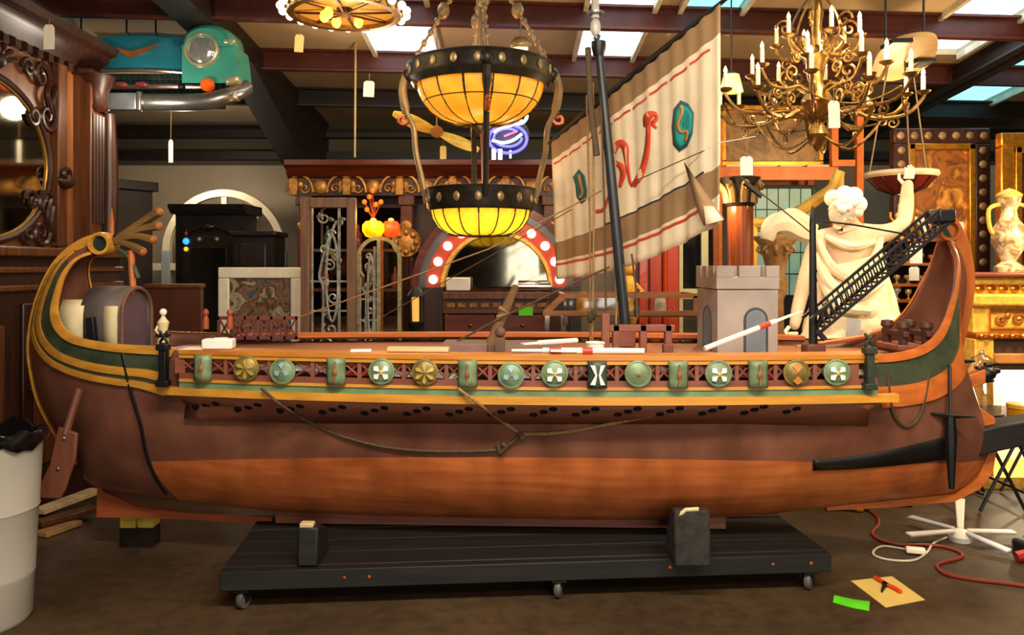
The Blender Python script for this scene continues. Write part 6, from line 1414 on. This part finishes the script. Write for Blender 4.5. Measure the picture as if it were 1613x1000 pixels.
# glass dome, yellow tin and iron table in front of the altar
c = P(1553, 654, 5.5); tz = c.z
o = thing('iron_side_table', 'black wrought iron folding table at the right edge behind the bow ram', 'table', (c.x + .15, 5.55, 0))
MB().span(c.x - .18, c.x + .75, 5.3, 5.9, tz - .02, tz).build('table_top', mat('table_dark', '#2a1e16', .5), o, bevel=.004)
for y in (5.36, 5.84):
    for x in (c.x - .12, c.x + .3): MB().tube([(x, y, tz - .02), (x + .3, y, .01)], .011, 6).build('leg', black, o); MB().tube([(x + .3, y, tz - .02), (x, y, .01)], .011, 6).build('leg', black, o)
for x in (c.x - .1, c.x + .2, c.x + .5): MB().tube([(x, 5.36, .12), (x, 5.84, .12)], .01, 6).build('stretcher', black, o)
o = thing('glass_dome', 'clear glass cloche dome standing beside the bow ram', 'dome', (c.x - .03, 5.5, tz))
prof = [(.115, 0), (.12, .12), (.11, .26), (.07, .36), (.0, .40)]
MB().lathe(prof, (c.x - .03, 5.5, tz + .02), 22).build('cloche', glass('dome_glass', '#e8e4dc', .72), o); MB().lathe([(0, 0), (.13, 0), (.13, .02), (0, .02)], (c.x - .03, 5.5, tz), 22).build('base', wood_dark, o)
MB().ball((c.x - .03, 5.5, tz + .42), .02, 8, 6).build('knob', glass('dome_glass', '#e8e4dc'), o)
c2_ = Vector((P(1610, 0, 5.5).x, 5.45, tz)); o = thing('yellow_tin', 'round yellow tin on the iron table right of the glass dome', 'tin', c2_)
MB().lathe([(0, 0), (.115, 0), (.115, .06), (0, .06)], c2_, 24).build('body', mat('tin_yellow', '#c88a1c', .35, .3), o, bevel=.004); MB().lathe([(0, .06), (.12, .06), (.12, .085), (0, .088)], c2_, 24).build('lid', mat('tin_lid', '#e0a830', .35, .3), o)
# --- plaster statue (one body grown over joints) on a plinth
dX = 5.75
def SP(px, py, dd=0.): return P(px, py, dX + dd)
zpl = .98
st = thing('plaster_statue', 'white plaster statue of a draped kneeling woman with one arm raised', 'statue', (SP(1335, 0).x, dX, zpl))
def skin(name, joints, edges, m, parent, sub=2):
    me = bpy.data.meshes.new(name); org = worg(parent)
    me.from_pydata([Vector(j[0]) - org for j in joints], edges, []); me.materials.append(m)
    o = bpy.data.objects.new(name, me); COL.objects.link(o); o.parent = parent
    md = o.modifiers.new('skin', 'SKIN'); sv = me.skin_vertices[0].data
    for i, j in enumerate(joints):
        r = j[1]; sv[i].radius = r if isinstance(r, tuple) else (r, r); sv[i].use_root = (i == 0)
    md.use_smooth_shade = True; md.branch_smoothing = .4
    s_ = o.modifiers.new('sub', 'SUBSURF'); s_.levels = s_.render_levels = sub
    return o
J = [(SP(1338, 470, .02), (.17, .13)), (SP(1342, 430), (.15, .115)), (SP(1344, 392), (.18, .125)), (SP(1338, 362), (.14, .10)), (SP(1334, 345, -.04), .06), (SP(1330, 328, -.08), .058),
     (SP(1378, 366), .085), (SP(1402, 366, -.06), .062), (SP(1424, 352, -.08), .055), (SP(1428, 322, -.02), .052), (SP(1429, 296, .04), .042), (SP(1430, 284, .06), (.05, .03)),
     (SP(1297, 372), .08), (SP(1280, 400), .062), (SP(1266, 448, -.06), .052), (SP(1256, 490, -.12), .046), (SP(1250, 520, -.16), .034),
     (SP(1362, 492, -.04), .12), (SP(1388, 512, -.16), .10), (SP(1398, 530, -.14), .08), (SP(1365, 548, .12), .06),
     (SP(1318, 495, -.02), .12), (SP(1312, 530, -.16), .10), (SP(1310, 556, -.02), .07)]
E = [(0, 1), (1, 2), (2, 3), (3, 4), (4, 5), (2, 6), (6, 7), (7, 8), (8, 9), (9, 10), (10, 11), (2, 12), (12, 13), (13, 14), (14, 15), (15, 16), (0, 17), (17, 18), (18, 19), (19, 20), (0, 21), (21, 22), (22, 23)]
body = skin('body', J, E, mat('plaster_shaded', '#dcc09c', .6, var=.1, bump=.15), st)  # tan tint puts the shade on the torso into the plaster colour
hc = SP(1328, 331, -.12); Rh = Matrix.Rotation(.3, 3, 'Y') @ Matrix.Rotation(.75, 3, 'X')
b = MB().ball(hc, .105, 18, 14, (.82, .95, 1.12), Rh); b.ball(hc + Rh @ Vector((0, -.098, -.015)), .02, 8, 6, (.7, .9, 1.4), Rh)
for s_ in (-1, 1): b.ball(hc + Rh @ Vector((s_ * .034, -.088, .01)), .016, 8, 6, (1.2, .5, .8), Rh); b.ball(hc + Rh @ Vector((s_ * .086, .0, -.01)), .022, 8, 6, (.4, .8, 1.2), Rh)
b.ball(hc + Rh @ Vector((0, -.088, -.055)), .02, 8, 6, (1.3, .5, .5), Rh); b.ball(hc + Rh @ Vector((0, -.07, -.095)), .03, 8, 6, (1, .8, .7), Rh); b.build('head', plaster, st)
b = MB(); rnd = random.Random(2)
for k in range(46):
    a, e = rnd.uniform(0, 2 * PI), rnd.uniform(.12, 1.5); v_ = Vector((math.cos(a) * math.cos(e) * .1, math.sin(a) * math.cos(e) * .11, math.sin(e) * .118))
    if v_.y < -.05 and v_.z < .05: continue
    b.ball(hc + Rh @ v_, rnd.uniform(.024, .036), 8, 6)
for q in ((1312, 312), (1345, 308), (1330, 306), (1352, 322)): b.ball(SP(q[0], q[1], -.08), .06, 10, 8)
b.build('curled_hair', mat('plaster_white', '#f6eedc', .6, var=.06), st)
def hand(base, dirv, side, parent, sz=.1):
    d = Vector(dirv).normalized(); s_ = Vector(side).normalized(); n = d.cross(s_)
    for i, (o_, l) in enumerate(((-.6, .8), (-.2, .95), (.2, 1.), (.6, .85))):
        r0 = Vector(base) + s_ * o_ * sz * .42; pts = [r0, r0 + d * sz * l * .45, r0 + d * sz * l * .75 + n * sz * .12, r0 + d * sz * l * .9 + n * sz * .3]
        MB().tube(pts, [.012, .011, .010, .007], 7).build('finger', plaster, parent)
    r0 = Vector(base) - d * sz * .35 - s_ * sz * .3; MB().tube([r0, r0 - s_ * sz * .3 + d * sz * .3 + n * .01, r0 - s_ * sz * .3 + d * sz * .65 + n * .03], [.014, .013, .008], 7).build('thumb', plaster, parent)
hand(SP(1431, 281, .06), (0.1, -.3, 1), (1, 0, 0), st); hand(SP(1249, 523, -.17), (-.1, -.3, -1), (1, .2, 0), st)
cloth = mat('plaster_cloth', '#ecdab2', .65, var=.2, scale=7, bump=.8)
rows = []
for i in range(17):
    t = i / 16; z = SP(0, 408).z * (1 - t) + zpl * t; wv = .17 + .17 * t ** .9
    r = []
    for j in range(41):
        a = 2 * PI * j / 40; rr_ = wv * (1 + .10 * math.sin(7 * a + 5 * t) * (.3 + t) + .05 * math.sin(15 * a - 8 * t) * t)
        r.append(Vector((SP(1344, 0).x - .02 * t + rr_ * 1.05 * math.cos(a), dX + .0 + rr_ * .8 * math.sin(a), z + .05 * math.cos(a) * (1 - t))))
    rows.append(r)
MB().grid(rows[::-1]).build('skirt_drape', cloth, st, solid=.012)
def fold(pts, r0, name='drape_fold', m=cloth):
    ps = smoothpath(pts, 4); n = len(ps); MB().tube(ps, [r0 * (.5 + math.sin(PI * (i + .5) / n) * .6) for i in range(n)], 8).build(name, m, st)
fold([SP(1290, 380, -.1), SP(1310, 420, -.15), SP(1350, 440, -.17), SP(1385, 425, -.14)], .035); fold([SP(1285, 400, -.08), SP(1310, 450, -.19), SP(1350, 465, -.23), SP(1390, 445, -.15)], .04); fold([SP(1290, 430, -.08), SP(1320, 480, -.24), SP(1370, 490, -.26)], .04)
fold([SP(1388, 375, -.08), SP(1375, 410, -.13), SP(1345, 432, -.17)], .03); fold([SP(1300, 372, -.10), SP(1340, 388, -.15), SP(1378, 380, -.12)], .03)
fold([SP(1288, 372, .0), SP(1262, 365, -.06), SP(1236, 352, -.1), SP(1216, 358, -.1), SP(1208, 378, -.1)], .075, 'flying_drape'); fold([SP(1285, 360, .05), SP(1250, 340, .02), SP(1225, 345, -.02)], .05, 'flying_drape')
b = MB(); kn_ = SP(1390, 515, -.18); b.ball(kn_, .11, 14, 10, (1.2, .9, .8)); b.ball(SP(1368, 490, -.14), .10, 12, 8, (1.2, .9, 1.)); b.build('draped_knee', cloth, st)
MB().span(SP(1235, 0).x, SP(1415, 0).x, dX - .28, dX + .36, zpl - .1, zpl).build('base_slab', cloth, st, bevel=.02)
q = MB().span(SP(1240, 0).x, SP(1410, 0).x, dX - .26, dX + .34, 0, zpl - .101).build('statue_plinth', wood_dark, bevel=.01); tag(q, 'dark wooden plinth under the plaster statue, hidden by the ship', 'plinth')
q = MB().box(SP(1344, 520, -.36), (.09, .004, .15), Matrix.Rotation(.1, 3, 'Y')).build('paper_label', mat('grey_paper', '#b4b0b4', .7)); tag(q, 'small grey paper label taped to the front of the statue drapery', 'label')

# ------------------------------------------------------------------ on the floor
c = Vector((-2.42, 3.72, 0)); o = thing('white_barrel', 'white plastic trash barrel lined with a black bag at left edge', 'barrel', c)
bm_ = mat('barrel_white', '#aaa396', .45, var=.06, scale=2)
MB().lathe([(0, 0), (.215, 0), (.228, .02), (.235, .2), (.24, .21), (.238, .22), (.252, .5), (.258, .51), (.255, .52), (.268, .80), (.275, .82), (.268, .83), (.255, .82), (.20, .05), (0, .05)], c, 36).build('drum', bm_, o)
rows = []; rnd = random.Random(4)
for i, (r, z) in enumerate(((.283, .795), (.29, .82), (.288, .845), (.272, .86), (.25, .85), (.2, .74), (.0, .70))):
    rows.append([c + Vector((r * (1 + .018 * math.sin(11 * a + i)) * math.cos(a), r * (1 + .018 * math.sin(11 * a + i)) * math.sin(a), z + (.014 * math.sin(7 * a + i * 1.3) + .008 * math.sin(17 * a)) * (1 if i < 5 else .3))) for a in [2 * PI * j / 60 for j in range(61)]])
MB().grid(rows[::-1]).build('bin_bag', mat('bag_black', '#0b0b0c', .18, var=.2), o)
b = MB(); b.ball(c + Vector((.12, -.1, .79)), .05, 8, 6, (1.3, 1, .5)); q = b.build('crumpled_wrapper', mat('wrapper', '#a8a83c', .4, var=.5), loc=c + Vector((.12, -.1, .765))); tag(q, 'crumpled yellow wrapper in the top of the white barrel', 'wrapper')
for k, (a, bq, z) in enumerate((((60, 806), (152, 772), .10), ((58, 825), (148, 800), .06), ((64, 842), (120, 822), .02))):
    p, q = G(*a, z), G(*bq, z); o = MB().bar(p, q, .10, .03).build('loose_plank', [pale_wood, wood_cab, mat('plank_tan', '#9a7444', .55, kind='woodx')][k], bevel=.003); tag(o, ['pale plank topmost of the pile under the stern', 'brown plank in the middle of the pile under the stern', 'short tan plank lowest of the pile by the barrel'][k], 'plank', None)
b = MB()
for a in ((80, 815), (125, 797)): p = G(*a, 0); b.box((p.x, p.y + .1, .02), (.08, .3, .04))
p = G(205, 818, 0); 
o = thing('yellow_block', 'small yellow wooden block pair on the floor under the stern keel', 'block', (P(222, 0, 4.75).x, 4.75, 0))
x = P(222, 0, 4.75).x; MB().span(x - .1, x - .01, 4.7, 4.8, .11, .17).build('block', mat('block_yellow', '#b8a03a', .6), o, bevel=.006); MB().span(x + .0, x + .09, 4.7, 4.8, .11, .165).build('block', mat('block_yellow', '#b8a03a'), o, bevel=.006)
MB().span(x - .1, x + .09, 4.7, 4.8, 0, .108).build('dark_base', wood_ebon, o)
# five bladed fan lying on its hub
fc = G(1513, 838, .05); o = thing('ceiling_fan_blades', 'white five armed fan lying on the floor right of the dolly', 'fan', (fc.x, fc.y, 0))
fw_ = mat('fan_white', '#d8d4cc', .4, var=.06); fb_ = mat('fan_grey', '#aab0b8', .4, var=.06)
MB().lathe([(0, 0), (.06, 0), (.065, .03), (.05, .05), (.03, .065), (0, .07)], (fc.x, fc.y, 0), 20).build('hub', fw_, o)
for (px, py, m, zz) in ((1598, 838, fw_, .05), (1430, 842, fw_, .05), (1433, 814, fb_, .05), (1592, 869, fb_, .03), (1512, 786, fw_, .09)):
    e_ = G(px, py, zz); a_ = Vector((fc.x, fc.y, .06)); dv = (e_ - a_).normalized()
    MB().bar(a_ + dv * .04, e_, .035, .02, (0, 0, 1), .06, .018).build('blade', m, o, bevel=.008)
# cords
def floor_path(pts, r): return smoothpath([G(x, y, r) for x, y in pts], 5)
q = MB().tube(floor_path([(1362, 800), (1380, 812), (1384, 826), (1374, 840), (1390, 852), (1420, 858), (1460, 858), (1490, 862), (1512, 870), (1514, 878), (1485, 886), (1476, 892), (1490, 904), (1530, 912), (1580, 918), (1640, 926)], .009), .009, 8).build('red_extension_cord', mat('cord_red', '#7c2416', .45, var=.15)); tag(q, 'red extension cord snaking over the floor right of the dolly', 'cord')
q = MB().tube(floor_path([(1492, 846), (1470, 856), (1460, 870), (1440, 882), (1405, 882), (1380, 876), (1376, 868), (1392, 860), (1430, 866), (1455, 872)], .007), .006, 6).build('looped_white_lead', mat('cord_white', '#c8bca4', .5)); tag(q, 'white cord looped on the floor beside the white fan', 'cord')
c = G(1445, 872, .01); q = MB().box(c + Vector((0, .02, .012)), (.10, .05, .03), Matrix.Rotation(-.3, 3, 'Z')).build('white_plug', card, bevel=.008); tag(q, 'cream plug box lying in the loop of white cord', 'plug')
# yellow handled work light
o = thing('yellow_work_handle', 'yellow handled trouble light lying on the floor near the dolly', 'work light', G(1330, 800, 0))
MB().tube(smoothpath([G(1300, 799, .022), G(1325, 798, .024), G(1345, 798, .03), G(1360, 802, .02)], 4), [.018] * 6 + [.02] * 3 + [.024, .026, .02, .016], 10).build('handle', mat('handle_yellow', '#d8962c', .4), o); MB().tube([G(1357, 801, .02), G(1372, 803, .015)], .01, 8).build('cord_end', black, o)
# paper with pliers, green tag
pp = [G(1340, 915, .001), G(1405, 908, .001), G(1457, 945, .001), G(1395, 957, .001)]
q = MB().prism(pp, (0, 0, .002)).build('yellow_paper', mat('paper_yellow', '#d8b860', .7, var=.06), smooth=False); tag(q, 'yellow paper sheet lying on the floor right of the dolly', 'paper')
o = thing('orange_pliers', 'orange handled pliers lying on the yellow paper', 'pliers', G(1395, 920, .004))
oh = mat('plier_orange', '#d8421c', .4)
MB().tube(smoothpath([G(1398, 921, .014), G(1410, 926, .016), G(1419, 932, .014)], 3), .010, 8).build('handle', oh, o); MB().tube(smoothpath([G(1394, 918, .014), G(1384, 912, .016), G(1378, 909, .014)], 3), .010, 8).build('handle', oh, o); MB().tube([G(1399, 922, .013), G(1392, 918, .013)], [.013, .012], 8).build('pivot', black, o); MB().tube([G(1394, 920, .012), G(1391, 927, .01), G(1389, 932, .008)], [.010, .008, .004], 6).build('jaws', iron, o)
gp = [G(1314, 938, .002), G(1345, 945, .002), G(1370, 948, .002), G(1369, 962, .002), G(1345, 958, .002), G(1312, 949, .002)]
q = MB().prism(gp, (0, 0, .003)).build('green_tag', mat('lime_card', '#58d018'), smooth=False); tag(q, 'bright lime green card tag lying on the floor by the dolly caster', 'tag')
o = thing('black_power_tool', 'black and red power tool on the floor at the right edge', 'power tool', G(1630, 886, 0))
c = G(1630, 886, 0); MB().box(c + Vector((.02, .02, .06)), (.14, .2, .10), Matrix.Rotation(.4, 3, 'Z')).build('body', black, o, bevel=.02); MB().tube([c + Vector((-.10, -.0, .03)), c + Vector((-.02, 0, .05))], .03, 8).build('handle', mat('tool_red', '#a02418', .4), o); MB().tube([c + Vector((-.03, .03, .12)), c + Vector((.03, .03, .16)), c + Vector((.08, .06, .12))], .018, 8).build('grip', black, o)
